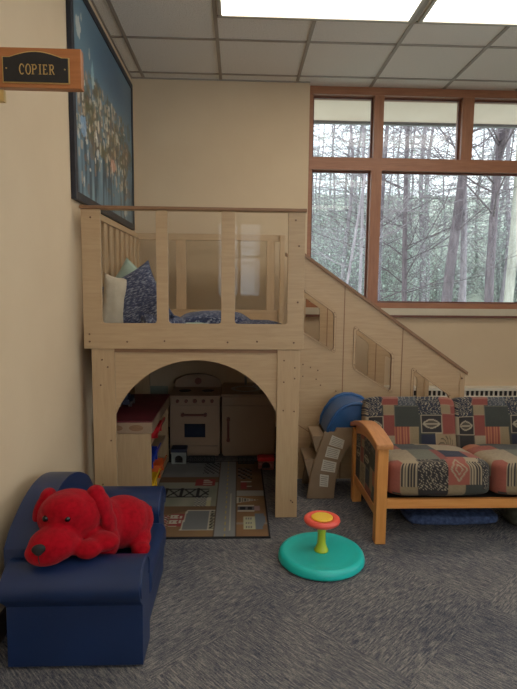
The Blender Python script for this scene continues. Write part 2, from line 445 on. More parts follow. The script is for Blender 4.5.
# lettering built from strokes with small serifs
def letters(word, x, z, h, w, gap, y):
    bm = bmesh.new(); s = h*.10; th = .0015
    def bx(a0, a1, b0, b1): box(bm, x+a0, x+a1, y-th, y, z+b0, z+b1)
    def serif(a, b): bx(a-s*.9, a+s*1.9, b, b+s*.5)
    def arc(cx, cz, rx, rz, a0, a1, n=14):
        P = []
        for i in range(n+1):
            a = a0+(a1-a0)*i/n; P.append((cx+rx*math.cos(a), cz+rz*math.sin(a), math.cos(a), math.sin(a)))
        for p, q in zip(P, P[1:]):
            vs = []
            for yy in (y-th, y):
                for (u, v, c, d) in (p, q):
                    vs.append(bm.verts.new((x+u-c*s/2, yy, z+v-d*s/2))); vs.append(bm.verts.new((x+u+c*s/2, yy, z+v+d*s/2)))
            for f in ((0,1,3,2),(4,6,7,5),(0,2,6,4),(1,5,7,3)): bm.faces.new([vs[i] for i in f])
    for ch in word:
        ww = w
        if ch == 'C': arc(w/2, h/2, w/2, h/2, R(48), R(312)); bx(w*.86, w*.86+s*.6, h*.68, h*.9)
        if ch == 'O': arc(w/2, h/2, w/2, h/2, 0, 2*PI, 20)
        if ch == 'P':
            bx(0, s, 0, h); serif(0, 0); serif(0, h-s*.5); arc(s+w*.25, h*.74, w*.42, h*.24, R(-90), R(90)); bx(s, s+w*.25, h-s, h); bx(s, s+w*.25, h*.46, h*.46+s)
        if ch == 'I': bx(s, 2*s, 0, h); serif(s, 0); serif(s, h-s*.5); ww = s*3
        if ch == 'E':
            bx(0, s, 0, h); bx(-s*.6, w*.75, h-s*.8, h); bx(-s*.6, w*.8, 0, s*.8); bx(s, w*.6, h*.48, h*.48+s*.8)
            bx(w*.7, w*.7+s*.5, h*.8, h); bx(w*.78, w*.78+s*.5, 0, h*.2)
        if ch == 'R':
            bx(0, s, 0, h); serif(0, 0); serif(0, h-s*.5); arc(s+w*.22, h*.74, w*.4, h*.24, R(-90), R(90)); bx(s, s+w*.22, h-s, h); bx(s, s+w*.22, h*.46, h*.46+s)
            for k in range(8): bx(w*.40+w*.5*k/8, w*.40+w*.5*k/8+s*1.1, h*.48*(1-(k+1)/8), h*.48*(1-k/8))
        x += ww+gap
    bmesh.ops.recalc_face_normals(bm, faces=bm.faces[:])
    return bm
obj('lettering', letters('COPIER', -.672, 1.939, .029, .0135, .0055, sy-.006), M['brass'], t, label='gold letters reading COPIER')
fastener('screw', -.712, sy-.006, 1.955, .0025, t, M['brass'], .002); fastener('screw', -.536, sy-.006, 1.955, .0025, t, M['brass'], .002)

# ------------------------------------------------------------------ painted grids
def color_grid(nu, nv, pos, colf):
    verts = [pos(i/nu, j/nv) for j in range(nv+1) for i in range(nu+1)]
    faces = [(j*(nu+1)+i, j*(nu+1)+i+1, (j+1)*(nu+1)+i+1, (j+1)*(nu+1)+i) for j in range(nv) for i in range(nu)]
    me = bpy.data.meshes.new('grid'); me.from_pydata(verts, [], faces)
    ca = me.color_attributes.new('Col', 'FLOAT_COLOR', 'POINT')
    k = 0
    for j in range(nv+1):
        for i in range(nu+1):
            ca.data[k].color = colf(i/nu, j/nv); k += 1
    return me
def mixc(a, b, t): return tuple(a[i]*(1-t)+b[i]*t for i in range(3))+(1,)

# picture on the left wall
PY0, PY1, PZ0, PZ1 = 2.79, 4.32, 1.745, 2.87
t = thing('framed_picture', 'large framed blue picture with pale floral blotches on the left wall above the loft', 'picture', (XL, (PY0+PY1)/2, PZ0))
fr = .045
obj('picture_frame', B((XL, XL+.026, PY0, PY0+fr, PZ0, PZ1), (XL, XL+.026, PY1-fr, PY1, PZ0, PZ1), (XL, XL+.026, PY0+fr, PY1-fr, PZ0, PZ0+fr), (XL, XL+.026, PY0+fr, PY1-fr, PZ1-fr, PZ1)), M['frame_navy'], t, bevel=.003)
blotches = []
rr = random.Random(8)
for k in range(60):
    blotches.append((rr.random()*.95, min(.64, max(.12, rr.gauss(.42, .12))), rr.uniform(.03, .08), rr.uniform(.03, .07), rr.choice([srgb(92,88,56), srgb(104,84,62), srgb(70,78,66), srgb(110,96,76)])))
rr = random.Random(3)
for k in range(420):
    u = rr.random(); v = min(.66, max(.05, rr.gauss(.42, .16)))
    c = rr.choice([srgb(206,192,160), srgb(150,120,84), srgb(110,98,62), srgb(184,160,130), srgb(96,92,56), srgb(220,214,196), srgb(120,90,66)])
    blotches.append((u*.86+.02, v, rr.uniform(.004, .020), rr.uniform(.006, .036), c))
blotches += [(.06, .83, .03, .05, srgb(226,220,200)), (.10, .90, .008, .02, srgb(206,204,190)), (.56, .30, .05, .035, srgb(216,140,104)), (.2, .78, .01, .03, srgb(206,200,180)),
             (.24, .68, .02, .07, srgb(150,196,200)), (.1, .36, .04, .05, srgb(120,168,208)), (.18, .46, .07, .06, srgb(90,88,52)), (.3, .60, .05, .05, srgb(104,96,66))]
def paintc(u, v):
    n1 = noise.noise(Vector((u*3, v*3, 1))); n2 = noise.noise(Vector((u*26, v*2.2, 5)))
    base = mixc(srgb(58,94,118), srgb(104,140,150), min(1, max(0, .45+n1*.6-.3*(v-.5))))
    if v < .62: base = mixc(base, srgb(40,66,80), max(0, min(.85, (n2-.0)*4))*min(1, (.66-v)*4))
    if v < .62: base = mixc(base, srgb(120,156,160), max(0, min(.5, (-n2-.15)*2)))
    for (bu, bv, ru, rv, c) in blotches:
        du, dv = abs(u-bu)/ru, abs(v-bv)/rv
        if du > 1.3 or dv > 1.3: continue
        d = du*du+dv*dv+.8*noise.noise(Vector((u*60, v*50, bu*9)))
        if d < 1: base = mixc(base, c, .55)
    return base
obj('artwork', color_grid(230, 170, lambda u, v: (XL+.02, PY0+fr+(PY1-PY0-2*fr)*u, PZ0+fr+(PZ1-PZ0-2*fr)*v), paintc), M['painting'], t)
obj('backing', B((XL, XL+.018, PY0+.01, PY1-.01, PZ0+.01, PZ1-.01)), M['frame_navy'], t)

# ------------------------------------------------------------------ LOFT
LX0, LX1, LF, LB = -.83, .352, 2.81, 4.10
t = thing('play_loft', 'light maple wooden play loft with clear panels and arched opening below', 'play loft', ((LX0+LX1)/2, 3.4, 0))
def oph(x0, x1): return round_poly([(x0, 1.10), (x1, 1.10), (x1, 1.694), (x0, 1.694)], [.02, .02, 0, 0])
ops_ = [(-.73, -.44), (-.378, -.095), (-.022, .262)]
obj('front_panel', plate([(LX0, .962), (LX1, .962), (LX1, 1.697), (LX0, 1.697)], [oph(*o) for o in ops_], 'y', LF, LF+.02), M['maple_x'], t, bevel=.0015)
obj('top_rail', B((LX0-.004, LX1+.006, LF-.012, LF+.032, 1.697, 1.715)), M['ply_edge'], t, bevel=.003)
for x0, x1 in ops_:
    obj('clear_panel', B((x0-.015, x1+.015, LF+.021, LF+.026, 1.085, 1.695)), M['acrylic'], t)
obj('corner_post', B((-.795, -.672, LF+.012, LF+.034, 0, .961), (-.795, -.773, LF+.034, LF+.12, 0, .961)), M['maple_z'], t, bevel=.002)
obj('corner_post', B((.213, .335, LF+.012, LF+.034, 0, .961), (.313, .335, LF+.034, LF+.12, 0, .961)), M['maple_z'], t, bevel=.002)
arch = [(-.672, .961)]+[(-.2295-.476*math.cos(R(21.7)+(PI-2*R(21.7))*i/36), .422+.476*math.sin(R(21.7)+(PI-2*R(21.7))*i/36)) for i in range(37)]+[(.213, .961)]
obj('arch_panel', plate(arch[::-1], [], 'y', LF+.022, LF+.038), M['maple_x'], t)
obj('cross_trim', B((-.672, .213, LF+.012, LF+.022, .942, .961)), M['ply_edge'], t)
obj('deck', B((LX0+.01, LX1-.012, LF+.04, YB-.004, .962, .985)), M['maple_y'], t)  # hidden strip behind the railing added to keep light from leaking below
obj('side_panel', B((.313, .333, LF+.125, LB, .0, .961)), M['maple_z'], t)
obj('corner_post', B((-.82, -.70, LB-.02, LB, 0, .961)), M['maple_z'], t)
# back railing
obj('back_rail', B((-.79, .36, LB, LB+.022, 1.655, 1.705)), M['maple_x'], t, bevel=.002)
obj('back_rail', B((-.79, .31, LB, LB+.022, .985, 1.12)), M['maple_x'], t, bevel=.002)
for a, b in ((-.845, -.77), (-.49, -.412), (.215, .278)):
    obj('rail_stile', B((a, b, LB, LB+.022, .962 if a < -.8 else 1.12, 1.655)), M['maple_z'], t, bevel=.002)
for a, b in ((-.77, -.49), (-.412, .215)):
    obj('clear_panel', B((a-.01, b+.01, LB+.023, LB+.028, 1.10, 1.68)), M['acrylic'], t)
obj('rail_stile', B((.315, .352, LB-.03, LB, .985, 1.70)), M['maple_z'], t, bevel=.002)
# left railing
obj('side_rail', B((-.805, -.775, LF+.02, LB-.002, 1.662, 1.697)), M['maple_y'], t, bevel=.003)
obj('side_rail', B((-.80, -.78, LF+.02, LB-.002, .986, 1.07)), M['maple_y'], t, bevel=.002)
y = 2.95
while y < 4.02:
    obj('slat', B((-.799, -.781, y, y+.075, 1.07, 1.662)), M['maple_z'], t, bevel=.004); y += .147
# right side stile and low guard next to the stairs
obj('guard_panel', B((.326, .346, LF+.03, 3.33, .986, 1.69)), M['maple_z'], t, bevel=.002)
for (x, z) in ((-.78,1.655),(-.80,1.0),(-.80,1.04),(-.60,1.0),(-.40,1.005),(-.06,1.0),(.10,1.005),(.30,1.0),(.32,1.52),(.318,1.22),(.30,1.655)):
    fastener('bolt', x, LF, z, .0055, t, M['bolt'])
for (x, z) in ((-.74,.90),(-.71,.86),(-.75,.76),(-.70,.45),(-.75,.2),(.25,.90),(.31,.86),(.25,.78),(.25,.62),(.31,.615),(.31,.80),(.31,.09),(.30,.10)):
    fastener('bolt', x, LF+.012, z, .005, t, M['bolt'])

# ------------------------------------------------------------------ STAIRS beside the loft
SY0, SY1 = 3.42, 4.08
slope = (.736-1.552)/(1.531-.352)
def ztop(x): return 1.552+(x-.352)*slope
t = thing('play_stairs', 'maple play stairs with sloped side panels and three cut-out windows', 'stairs', (.95, 3.75, 0))
def side(name, y0, y1, x0, parent):
    outer = [(x0, 0), (1.52, 0), (1.52, ztop(1.52)), (x0, ztop(x0))]
    holes = []
    for a, b, zt, h in ((.405, .64, 1.30, .285), (.77, 1.035, 1.067, .285), (1.17, 1.44, .812, .29)):
        za = ztop(a)-.215; zb = ztop(b)-.215
        holes.append(round_poly([(a, za-h), (b, zb-h+.018), (b, zb), (a, za)], .028, 5))
    p = obj(name, plate(outer, holes, 'y', y0, y1), M['maple_x'], parent, label=None)
    return p, holes
sp, holes = side('side_panel', SY0, SY0+.02, .37, t)
side('side_panel', SY1, SY1+.02, .375, t)
# rounded frames around the windows, with clear inserts
for h in holes:
    cx = sum(p[0] for p in h)/len(h); cz = sum(p[1] for p in h)/len(h)
    inner = [(cx+(u-cx)*.93, cz+(v-cz)*.94) for u, v in h]; outer = [(cx+(u-cx)*1.035, cz+(v-cz)*1.03) for u, v in h]
    fo = obj('window_surround', plate(outer, [inner], 'y', SY0-.006, SY0-.0005), M['maple_x'], t)
    for k in range(0, len(h), 3): fastener('screw', cx+(h[k][0]-cx)*.985, SY0-.006, cz+(h[k][1]-cz)*.985, .0035, fo, M['bolt'], .003)
    obj('edge_band', plate([(cx+(u-cx)*1.05, cz+(v-cz)*1.04) for u, v in h], [outer], 'y', SY0-.003, SY0-.0003), M['ply_edge'], fo)
    obj('edge_band', plate(inner, [[(cx+(u-cx)*.985, cz+(v-cz)*.99) for u, v in inner]], 'y', SY0-.007, SY0+.018), M['ply_edge'], fo)
def capbm(y0, y1, x0=.36):
    return plate([(x0, ztop(x0)), (1.545, ztop(1.545)-.002), (1.548, ztop(1.548)+.02), (x0, ztop(x0)+.022)], [], 'y', y0, y1)
obj('handrail_cap', capbm(SY0-.012, SY0+.032), M['ply_edge'], t); obj('handrail_cap', capbm(SY1-.012, SY1+.032), M['ply_edge'], t)
obj('end_post', B((1.50, 1.532, SY0-.004, SY0+.03, 0, ztop(1.53))), M['maple_z'], t); obj('end_post', B((1.50, 1.532, SY1-.01, SY1+.024, 0, ztop(1.53))), M['maple_z'], t)
for x in (.698, 1.095):
    obj('panel_seam', B((x-.003, x+.003, SY0-.001, SY0, .0, ztop(x)-.002)), M['ply_edge'], t)
    obj('panel_seam', B((x-.003, x+.003, SY1-.001, SY1, .0, ztop(x)-.002)), M['ply_edge'], t)
for k in range(5):
    x0 = .40+.225*k; z = .80-.18*k
    if z > .03:
        obj('tread', B((x0, x0+.235, SY0+.02, SY1, z-.02, z)), M['maple_y'], t, bevel=.003)
        obj('riser', B((x0+.215, x0+.233, SY0+.02, SY1, max(0, z-.18), z-.02)), M['maple_y'], t)
for k in range(5):
    x0 = .43+.225*k; z = .79-.18*k
    for (dx, dz) in ((0,0),(.05,-.02),(.1,-.04),(.0,-.08),(.09,-.1),(.12,-.14)):
        if z+dz > .05: fastener('bolt', x0+dx, SY0, z+dz, .005, t, M['bolt'])
fastener('bolt', 1.51, SY0-.004, .70, .007, t, M['bolt'])
# lower diagonal seam of the stringer
obj('panel_seam', plate([(.37, .395), (.52, .30), (.52, .306), (.37, .401)], [], 'y', SY0-.001, SY0), M['ply_edge'], t)

# ------------------------------------------------------------------ pillows on the loft
def pillow_mesh(w, h, d, sag=0, seed=0, n=22):
    vs, fs = [], []
    for s in (1, -1):
        for j in range(n+1):
            for i in range(n+1):
                a, b = i/n*2-1, j/n*2-1
                th = (max(0, 1-a*a)*max(0, 1-b*b))**.42
                kx = 1-.10*(1-abs(b)**2)*abs(a)**3; kz = 1-.10*(1-abs(a)**2)*abs(b)**3
                wr = .10*noise.noise(Vector((a*2.2+seed, b*2.2, s)))
                vs.append((a*w/2*kx+sag*.1*b*b*w*a, s*th*d/2*(1+wr), b*h/2*kz))
    N = (n+1)*(n+1)
    for s in (0, 1):
        for j in range(n):
            for i in range(n):
                q = [s*N+j*(n+1)+i, s*N+j*(n+1)+i+1, s*N+(j+1)*(n+1)+i+1, s*N+(j+1)*(n+1)+i]
                fs.append(q if s else q[::-1])
    bm = bmesh.new()
    V = [bm.verts.new(v) for v in vs]
    for f in fs: bm.faces.new([V[i] for i in f])
    bmesh.ops.remove_doubles(bm, verts=bm.verts[:], dist=1e-4)
    bmesh.ops.recalc_face_normals(bm, faces=bm.faces[:])
    return bm
def pillow(name, w, h, d, mat, loc, rot, label, seed):
    o = obj(name, pillow_mesh(w, h, d, 0, seed), mat, None, smooth=True, local=True)
    o.location = loc; o.rotation_euler = tuple(R(a) for a in rot)
    return props(o, label, 'pillow')
DK = .985
pillow('throw_pillow', .37, .37, .15, M['woven'], (-.60, 3.02, DK+.215), (-8, -28, -8), 'upright navy and white woven pillow leaning in the left corner of the loft', 1)
pillow('throw_pillow', .15, .38, .11, M['beige_cloth'], (-.705, 2.98, DK+.19), (-4, 8, 12), 'beige linen pillow squeezed at the left end of the loft', 2)
pillow('throw_pillow', .30, .34, .10, M['mint_cloth'], (-.655, 3.20, DK+.26), (0, 36, 10), 'pale mint green pillow behind the upright navy pillow', 3)
pillow('throw_pillow', .50, .44, .15, M['woven'], (-.16, 3.42, DK+.085), (90, 0, 6), 'navy and white woven pillow lying flat in the middle of the loft deck', 4)
pillow('throw_pillow', .36, .34, .10, M['mint_cloth'], (-.27, 3.08, DK+.052), (88, 0, -10), 'pale mint pillow lying flat on the loft deck', 5)
pillow('throw_pillow', .16, .30, .12, M['woven'], (-.42, 2.985, DK+.09), (80, 35, -60), 'small dark navy pillow tilted between the upright and flat pillows', 6)
pillow('throw_pillow', .34, .34, .11, M['woven'], (.12, 3.24, DK+.057), (90, 0, -8), 'navy woven pillow lying flat nearest the stairs end of the loft', 8)

# ------------------------------------------------------------------ PLAY KITCHEN under the loft
KY, KB = 3.88, 4.36
t = thing('play_stove', 'cream wooden toy stove with oven window and five knobs under the loft', 'toy stove', (-.33, 4.1, 0))
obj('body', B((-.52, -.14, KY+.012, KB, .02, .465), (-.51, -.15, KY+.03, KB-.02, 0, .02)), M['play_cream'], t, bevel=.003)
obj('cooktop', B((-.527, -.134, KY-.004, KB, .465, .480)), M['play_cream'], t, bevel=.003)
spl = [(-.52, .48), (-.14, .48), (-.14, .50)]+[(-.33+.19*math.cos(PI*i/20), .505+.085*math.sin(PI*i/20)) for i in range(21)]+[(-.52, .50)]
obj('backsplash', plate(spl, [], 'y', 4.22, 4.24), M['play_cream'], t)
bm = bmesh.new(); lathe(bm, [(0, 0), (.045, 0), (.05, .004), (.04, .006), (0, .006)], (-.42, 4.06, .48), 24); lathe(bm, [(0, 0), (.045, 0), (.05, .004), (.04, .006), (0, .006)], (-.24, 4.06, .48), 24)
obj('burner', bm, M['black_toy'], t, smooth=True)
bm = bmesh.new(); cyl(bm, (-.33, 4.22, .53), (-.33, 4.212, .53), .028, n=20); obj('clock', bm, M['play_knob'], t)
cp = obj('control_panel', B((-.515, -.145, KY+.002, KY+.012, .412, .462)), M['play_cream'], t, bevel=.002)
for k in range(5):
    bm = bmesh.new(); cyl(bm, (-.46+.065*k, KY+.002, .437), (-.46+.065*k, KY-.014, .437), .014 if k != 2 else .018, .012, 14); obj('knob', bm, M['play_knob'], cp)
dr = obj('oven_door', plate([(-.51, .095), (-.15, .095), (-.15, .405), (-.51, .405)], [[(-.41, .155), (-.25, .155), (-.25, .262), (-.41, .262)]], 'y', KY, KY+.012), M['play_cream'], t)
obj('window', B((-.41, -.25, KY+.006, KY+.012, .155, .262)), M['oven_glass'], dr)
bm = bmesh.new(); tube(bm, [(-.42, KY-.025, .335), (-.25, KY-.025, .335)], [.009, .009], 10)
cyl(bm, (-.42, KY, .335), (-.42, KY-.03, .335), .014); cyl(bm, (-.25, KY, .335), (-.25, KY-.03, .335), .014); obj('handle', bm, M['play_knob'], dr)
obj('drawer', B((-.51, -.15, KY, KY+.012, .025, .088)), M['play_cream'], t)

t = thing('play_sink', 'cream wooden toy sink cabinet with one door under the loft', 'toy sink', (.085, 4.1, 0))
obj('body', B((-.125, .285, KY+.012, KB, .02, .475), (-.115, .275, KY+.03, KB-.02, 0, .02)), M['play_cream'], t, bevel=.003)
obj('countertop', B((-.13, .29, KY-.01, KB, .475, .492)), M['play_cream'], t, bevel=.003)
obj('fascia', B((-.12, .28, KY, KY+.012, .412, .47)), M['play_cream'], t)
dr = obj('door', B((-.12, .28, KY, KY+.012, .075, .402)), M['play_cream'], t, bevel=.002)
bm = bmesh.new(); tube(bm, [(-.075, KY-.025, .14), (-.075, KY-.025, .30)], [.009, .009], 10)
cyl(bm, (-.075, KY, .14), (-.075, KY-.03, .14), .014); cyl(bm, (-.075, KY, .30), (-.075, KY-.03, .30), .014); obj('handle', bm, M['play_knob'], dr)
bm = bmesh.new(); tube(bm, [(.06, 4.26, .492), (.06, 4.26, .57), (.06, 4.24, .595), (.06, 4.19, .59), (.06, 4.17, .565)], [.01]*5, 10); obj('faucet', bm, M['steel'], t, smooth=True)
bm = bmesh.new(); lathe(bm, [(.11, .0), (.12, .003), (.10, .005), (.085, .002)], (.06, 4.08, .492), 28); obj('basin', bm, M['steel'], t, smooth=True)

# dish rack on the counter
bm = bmesh.new()
for k in range(7): tube(bm, [(.13+.018*k, 4.14, .495), (.13+.018*k, 4.14, .56), (.13+.018*k, 4.22, .56), (.13+.018*k, 4.22, .495)], [.003]*4, 5)
box(bm, .12, .25, 4.13, 4.23, .492, .498)
props(obj('dish_rack', bm, M['steel']), 'small wire dish rack on the toy sink counter', 'dish rack')

# toy shelf on the left with bins
t = thing('toy_shelf', 'maple toy storage cabinet with dark red top beside the left loft post', 'toy cabinet', (-.655, 3.3, 0))
sx0, sx1, sy0, sy1 = -.80, -.515, 3.02, 3.78
obj('end_panel', B((sx0, sx1, sy0, sy0+.018, 0, .435)), M['maple_z'], t, bevel=.002)
obj('end_panel', B((sx0, sx1, sy1-.018, sy1, 0, .435)), M['maple_z'], t, bevel=.002)
obj('back_panel', B((sx0, sx0+.012, sy0+.018, sy1-.018, 0, .435)), M['maple_z'], t)
obj('base', B((sx0+.012, sx1, sy0+.018, sy1-.018, .02, .04)), M['maple_y'], t)
obj('shelf', B((sx0+.012, sx1-.02, sy0+.018, sy1-.018, .19, .205)), M['maple_y'], t)
obj('shelf', B((sx0+.012, sx1-.02, sy0+.018, sy1-.018, .325, .337)), M['maple_y'], t)
obj('apron', B((sx0-.005, sx1+.01, sy0-.008, sy1+.005, .435, .50)), M['play_cream'], t, bevel=.003)
obj('top_surface', B((sx0-.005, sx1+.01, sy0-.008, sy1+.005, .50, .512)), M['counter_red'], t, bevel=.002)
bm = bmesh.new()
for cx in (-.72, -.60):
    v = [bm.verts.new((cx+.042*math.cos(a), sy0-.0095, .468+.018*math.sin(a))) for a in [2*PI*i/20 for i in range(20)]]
    bm.faces.new(v)
obj('oval_print', bm, M['ply_edge'], t)
def bin_(x0, y0, w, z0, h, mat, label):
    # open-topped bin with a tipped front lip
    prof = [(-.12, 0), (-.02, 0), (.02, h), (.012, h), (-.026, .008), (-.112, .008), (-.112, h), (-.12, h)]
    bm = plate([(x0+a, z0+b) for a, b in prof], [], 'y', y0, y0+w)
    box(bm, x0-.115, x0-.005, y0, y0+.004, z0+.002, z0+h*.8); box(bm, x0-.115, x0-.005, y0+w-.004, y0+w, z0+.002, z0+h*.8)
    props(obj('toy_bin', bm, mat), label, 'bin')
bin_(-.505, 3.24, .17, .338, .095, M['red_bin'], 'red plastic bin on the top shelf of the toy cabinet')
bin_(-.505, 3.05, .17, .206, .11, M['blue_bin'], 'blue plastic bin on the middle shelf of the toy cabinet')
bin_(-.505, 3.04, .15, .041, .12, M['yellow_bin'], 'yellow plastic bin on the bottom shelf of the toy cabinet')
bin_(-.505, 3.33, .15, .041, .11, M['orange_bin'], 'orange plastic bin on the bottom shelf of the toy cabinet')
# toy tins on the cabinet top, in the shadow
t = thing('toy_truck', 'small dark toy truck on top of the toy cabinet', 'toy', (-.74, 3.42, .512))
obj('body', B((-.775, -.705, 3.34, 3.50, .53, .565), (-.77, -.71, 3.34, 3.40, .565, .60)), M['navy_toy'], t, bevel=.006)
for wy in (3.37, 3.47):
    for wx in (-.775, -.711):
        bm = bmesh.new(); cyl(bm, (wx-.006, wy, .53), (wx+.012, wy, .53), .018, n=14); obj('wheel', bm, M['steel'], t)
# card on the rear wall
props(obj('wall_card', B((-.752, -.60, YB-.006, YB, .34, .455)), M['paper_grey']), 'plain pale grey card on the rear wall behind the toy cabinet', 'card')

# ------------------------------------------------------------------ RUG (printed town)
RX0, RX1, RY0, RY1 = -.53, .172, 2.575, 3.76
CELL = .0065
def seg(px, py, x0, y0, x1, y1, w):
    dx, dy = x1-x0, y1-y0; L = dx*dx+dy*dy
    tt = max(0, min(1, ((px-x0)*dx+(py-y0)*dy)/L))
    return (px-x0-tt*dx)**2+(py-y0-tt*dy)**2 < w*w
ROAD = srgb(150,150,148); BRN = srgb(140,104,68); GRN = srgb(126,132,112); CRM = srgb(206,198,176); BLK = srgb(36,34,38); REDC = srgb(160,44,44); YEL = srgb(196,168,80); GRY = srgb(128,130,130)
def rugc(u, v):
    x = RX0+(RX1-RX0)*u; y = RY0+(RY1-RY0)*v
    e = .012
    if x < RX0+e or x > RX1-e or y < RY0+e or y > RY1-e: return BLK
    n = noise.noise(Vector((x*8, y*8, 0)))
    if -.125 < x < -.012:                                  # main road
        if abs(x+.068) < .004 and (y*14) % 1 < .55: return YEL
        if abs(x+.045) < .003 and 2.65 < y < 3.15: return CRM
        return ROAD
    if abs(x+.125) < .004 or abs(x+.012) < .004: return mixc(BLK, BRN, .4)
    if x > -.012:                                          # right blocks
        if 3.115 < y < 3.20: return mixc(ROAD, CRM, .4)
        if y > 3.20:
            if .02 < x < .06 and 3.22 < y < 3.34: return REDC
            if .02 < x < .09 and (3.34 < y < 3.36 or 3.26 < y < 3.275): return CRM
            if .0 < x < .1 and 3.40 < y < 3.62 and (int(x*60)+int(y*40)) % 3 == 0: return BLK
            if .0 < x < .1 and 3.40 < y < 3.62 and (int(x*90)+int(y*70)) % 5 == 0: return GRY
            return mixc(BRN, srgb(120,82,58), .5+n)
        # church with steeple
        if 3.0 < y < 3.10 and x < .12 and abs(y-3.05) < .045*(1-(x-.0)/.125):
            return CRM if int(x*120) % 2 == 0 or abs(y-3.05) > .036*(1-x/.125) else srgb(110,106,100)
        if 2.885 < y < 2.975 and .0 < x < .10:
            if abs(y-2.93) < .02 and int(x*70) % 3 != 0: return BLK
            if abs(abs(y-2.93)-.036) < .008: return CRM
            return srgb(110,104,110)
        if 2.90 < y < 2.96 and .10 <= x < .13: return srgb(176,140,140)
        if 2.66 < y < 2.82 and .035 < x < .095:
            if (.045 < x < .085) and (abs(y-2.79) < .013 or abs(y-2.74) < .01 or abs(y-2.69) < .013): return mixc(CRM, BLK, .75) if int(x*160) % 2 else CRM
            return srgb(202,200,160)
        if 2.66 < y < 2.86 and .095 <= x < .15+n*.02: return srgb(120,128,136)
        if abs(y-2.735) < .012: return srgb(160,140,120)
        return mixc(BRN, srgb(162,118,70), max(0, min(1, .5+n)))
    # left blocks
    if 2.655 < y < 2.91 and -.31+(y-2.655)*.06 < x < -.13:
        xl = -.31+(y-2.655)*.06
        if x < xl+.008 or y < 2.664 or y > 2.90 or (x > -.165 and x < -.158): return CRM
        if x > -.158:
            k = (y-2.67)/.04; f = k % 1; a = (x+.158)/.026
            if .12 < f < .9:
                if f < .3 or f > .74 or abs(a-f) < .2: return BLK
            return srgb(176,170,140)
        return GRY
    if 2.70 < y < 2.86 and -.375 < x < -.30:
        if x < -.33 and (int(y*90) % 3 == 0): return CRM
        if 2.74 < y < 2.78 or 2.80 < y < 2.83: return CRM if int(x*110) % 3 else REDC
        return REDC
    if 2.67 < y < 2.84 and -.45 < x < -.385:
        return CRM if (int(x*120)+int(y*110)) % 3 == 0 else (BLK if (int(x*90)+int(y*60)) % 4 == 0 else REDC)
    if 2.96 < y < 3.09 and -.26 < x < -.16:
        if x > -.19: return srgb(202,196,150) if y < 3.05 else CRM
        return CRM if (int(x*130)+int(y*100)) % 3 == 0 else srgb(126,130,128)
    # railway bridge
    if 3.09 < y < 3.24 and x < -.18:
        if abs(y-3.10) < .007 or abs(y-3.225) < .007: return BLK
        for k in range(4):
            x0 = -.54+.10*k
            if seg(x, y, x0, 3.10, x0+.075, 3.225, .006) or seg(x, y, x0, 3.225, x0+.075, 3.10, .006): return BLK
            if abs(x-x0+.012) < .010: return BLK
        return mixc(GRN, ROAD, .5)
    if 3.28 < y < 3.40 and -.28 < x < -.15:
        if (y-3.28) > (-.15-x)*.9+.06: return REDC
        if -.23 < x < -.17 and (int(y*60) % 2 == 0): return CRM
        return REDC
    if 3.24 < y < 3.34 and x < -.2+n*.05: return mixc(GRN, CRM, .35)
    if 3.34 < y < 3.44: return mixc(BRN, BLK, .3)
    if y > 3.44:
        if x > -.24 and 3.50 < y < 3.72 and ((int(x*80)+int(y*50)) % 3 == 0): return BLK
        return mixc(ROAD, GRY, .6+n)
    if y < 2.96 and y > 2.88+.05*noise.noise(Vector((x*6, 3, 0))): return mixc(BRN, BLK, .2)
    if y > 2.96: return mixc(GRN, CRM, .25+n*.3)
    return mixc(BRN, srgb(150,116,72), max(0, min(1, .5+n)))
t = thing('town_rug', 'printed play rug with roads and buildings under the loft arch', 'rug', ((RX0+RX1)/2, (RY0+RY1)/2, 0))
obj('printed_pile', color_grid(int((RX1-RX0)/CELL), int((RY1-RY0)/CELL), lambda u, v: (RX0+(RX1-RX0)*u, RY0+(RY1-RY0)*v, .0085), rugc), M['rugprint'], t)
obj('backing', B((RX0, RX1, RY0, RY1, 0, .008)), M['black_toy'], t)

# little toy houses standing at the rug's far end
def arch_house(name, cx, y, w, h, d, wall, roof, label, z0=.009):
    t = thing(name, label, 'toy house', (cx, y+d/2, z0))
    r = w*.27
    hole = [(cx-r, z0+.006), (cx+r, z0+.006)]+[(cx+r*math.cos(PI*i/12), z0+h*.42+r*math.sin(PI*i/12)) for i in range(13)]
    obj('arch_front', plate([(cx-w/2, z0), (cx+w/2, z0), (cx+w/2, z0+h), (cx-w/2, z0+h)], [hole], 'y', y, y+.012), wall, t)
    obj('shell', B((cx-w/2, cx-w/2+.01, y+.012, y+d, z0, z0+h), (cx+w/2-.01, cx+w/2, y+.012, y+d, z0, z0+h), (cx-w/2+.01, cx+w/2-.01, y+d-.01, y+d, z0, z0+h)), M['dark_gap'], t)
    obj('roof', B((cx-w/2-.006, cx+w/2+.006, y-.006, y+d+.004, z0+h, z0+h+.03)), roof, t, bevel=.008)
    return t
arch_house('toy_house', -.432, 3.70, .105, .085, .09, M['grey_toy'], M['navy_toy'], 'grey toy house with arched doorway and navy roof by the toy stove')
arch_house('toy_house', .20, 3.60, .11, .06, .07, mottled('red_brick_toy', srgb(150,110,104), srgb(120,40,44), 60, .7), M['red_bin'], 'red toy house with arched doorway at the right edge of the rug', 0)
def lattice(x0, x1, y, z0, h, label):
    bm = bmesh.new()
    box(bm, x0, x1, y, y+.008, z0, z0+.008); box(bm, x0, x1, y, y+.008, z0+h-.008, z0+h)
    n = int((x1-x0)/.028)
    for k in range(n+1):
        xx = x0+(x1-x0-.006)*k/n; box(bm, xx, xx+.006, y, y+.008, z0, z0+h)
        if k < n:
            for s in (0, 1):
                a, b = (z0+.004, z0+h-.004) if s else (z0+h-.004, z0+.004)
                tube(bm, [(xx, y+.004, a), (xx+(x1-x0)/n, y+.004, b)], [.003, .003], 4)
    props(obj('toy_fence', bm, M['black_toy']), label, 'toy fence')
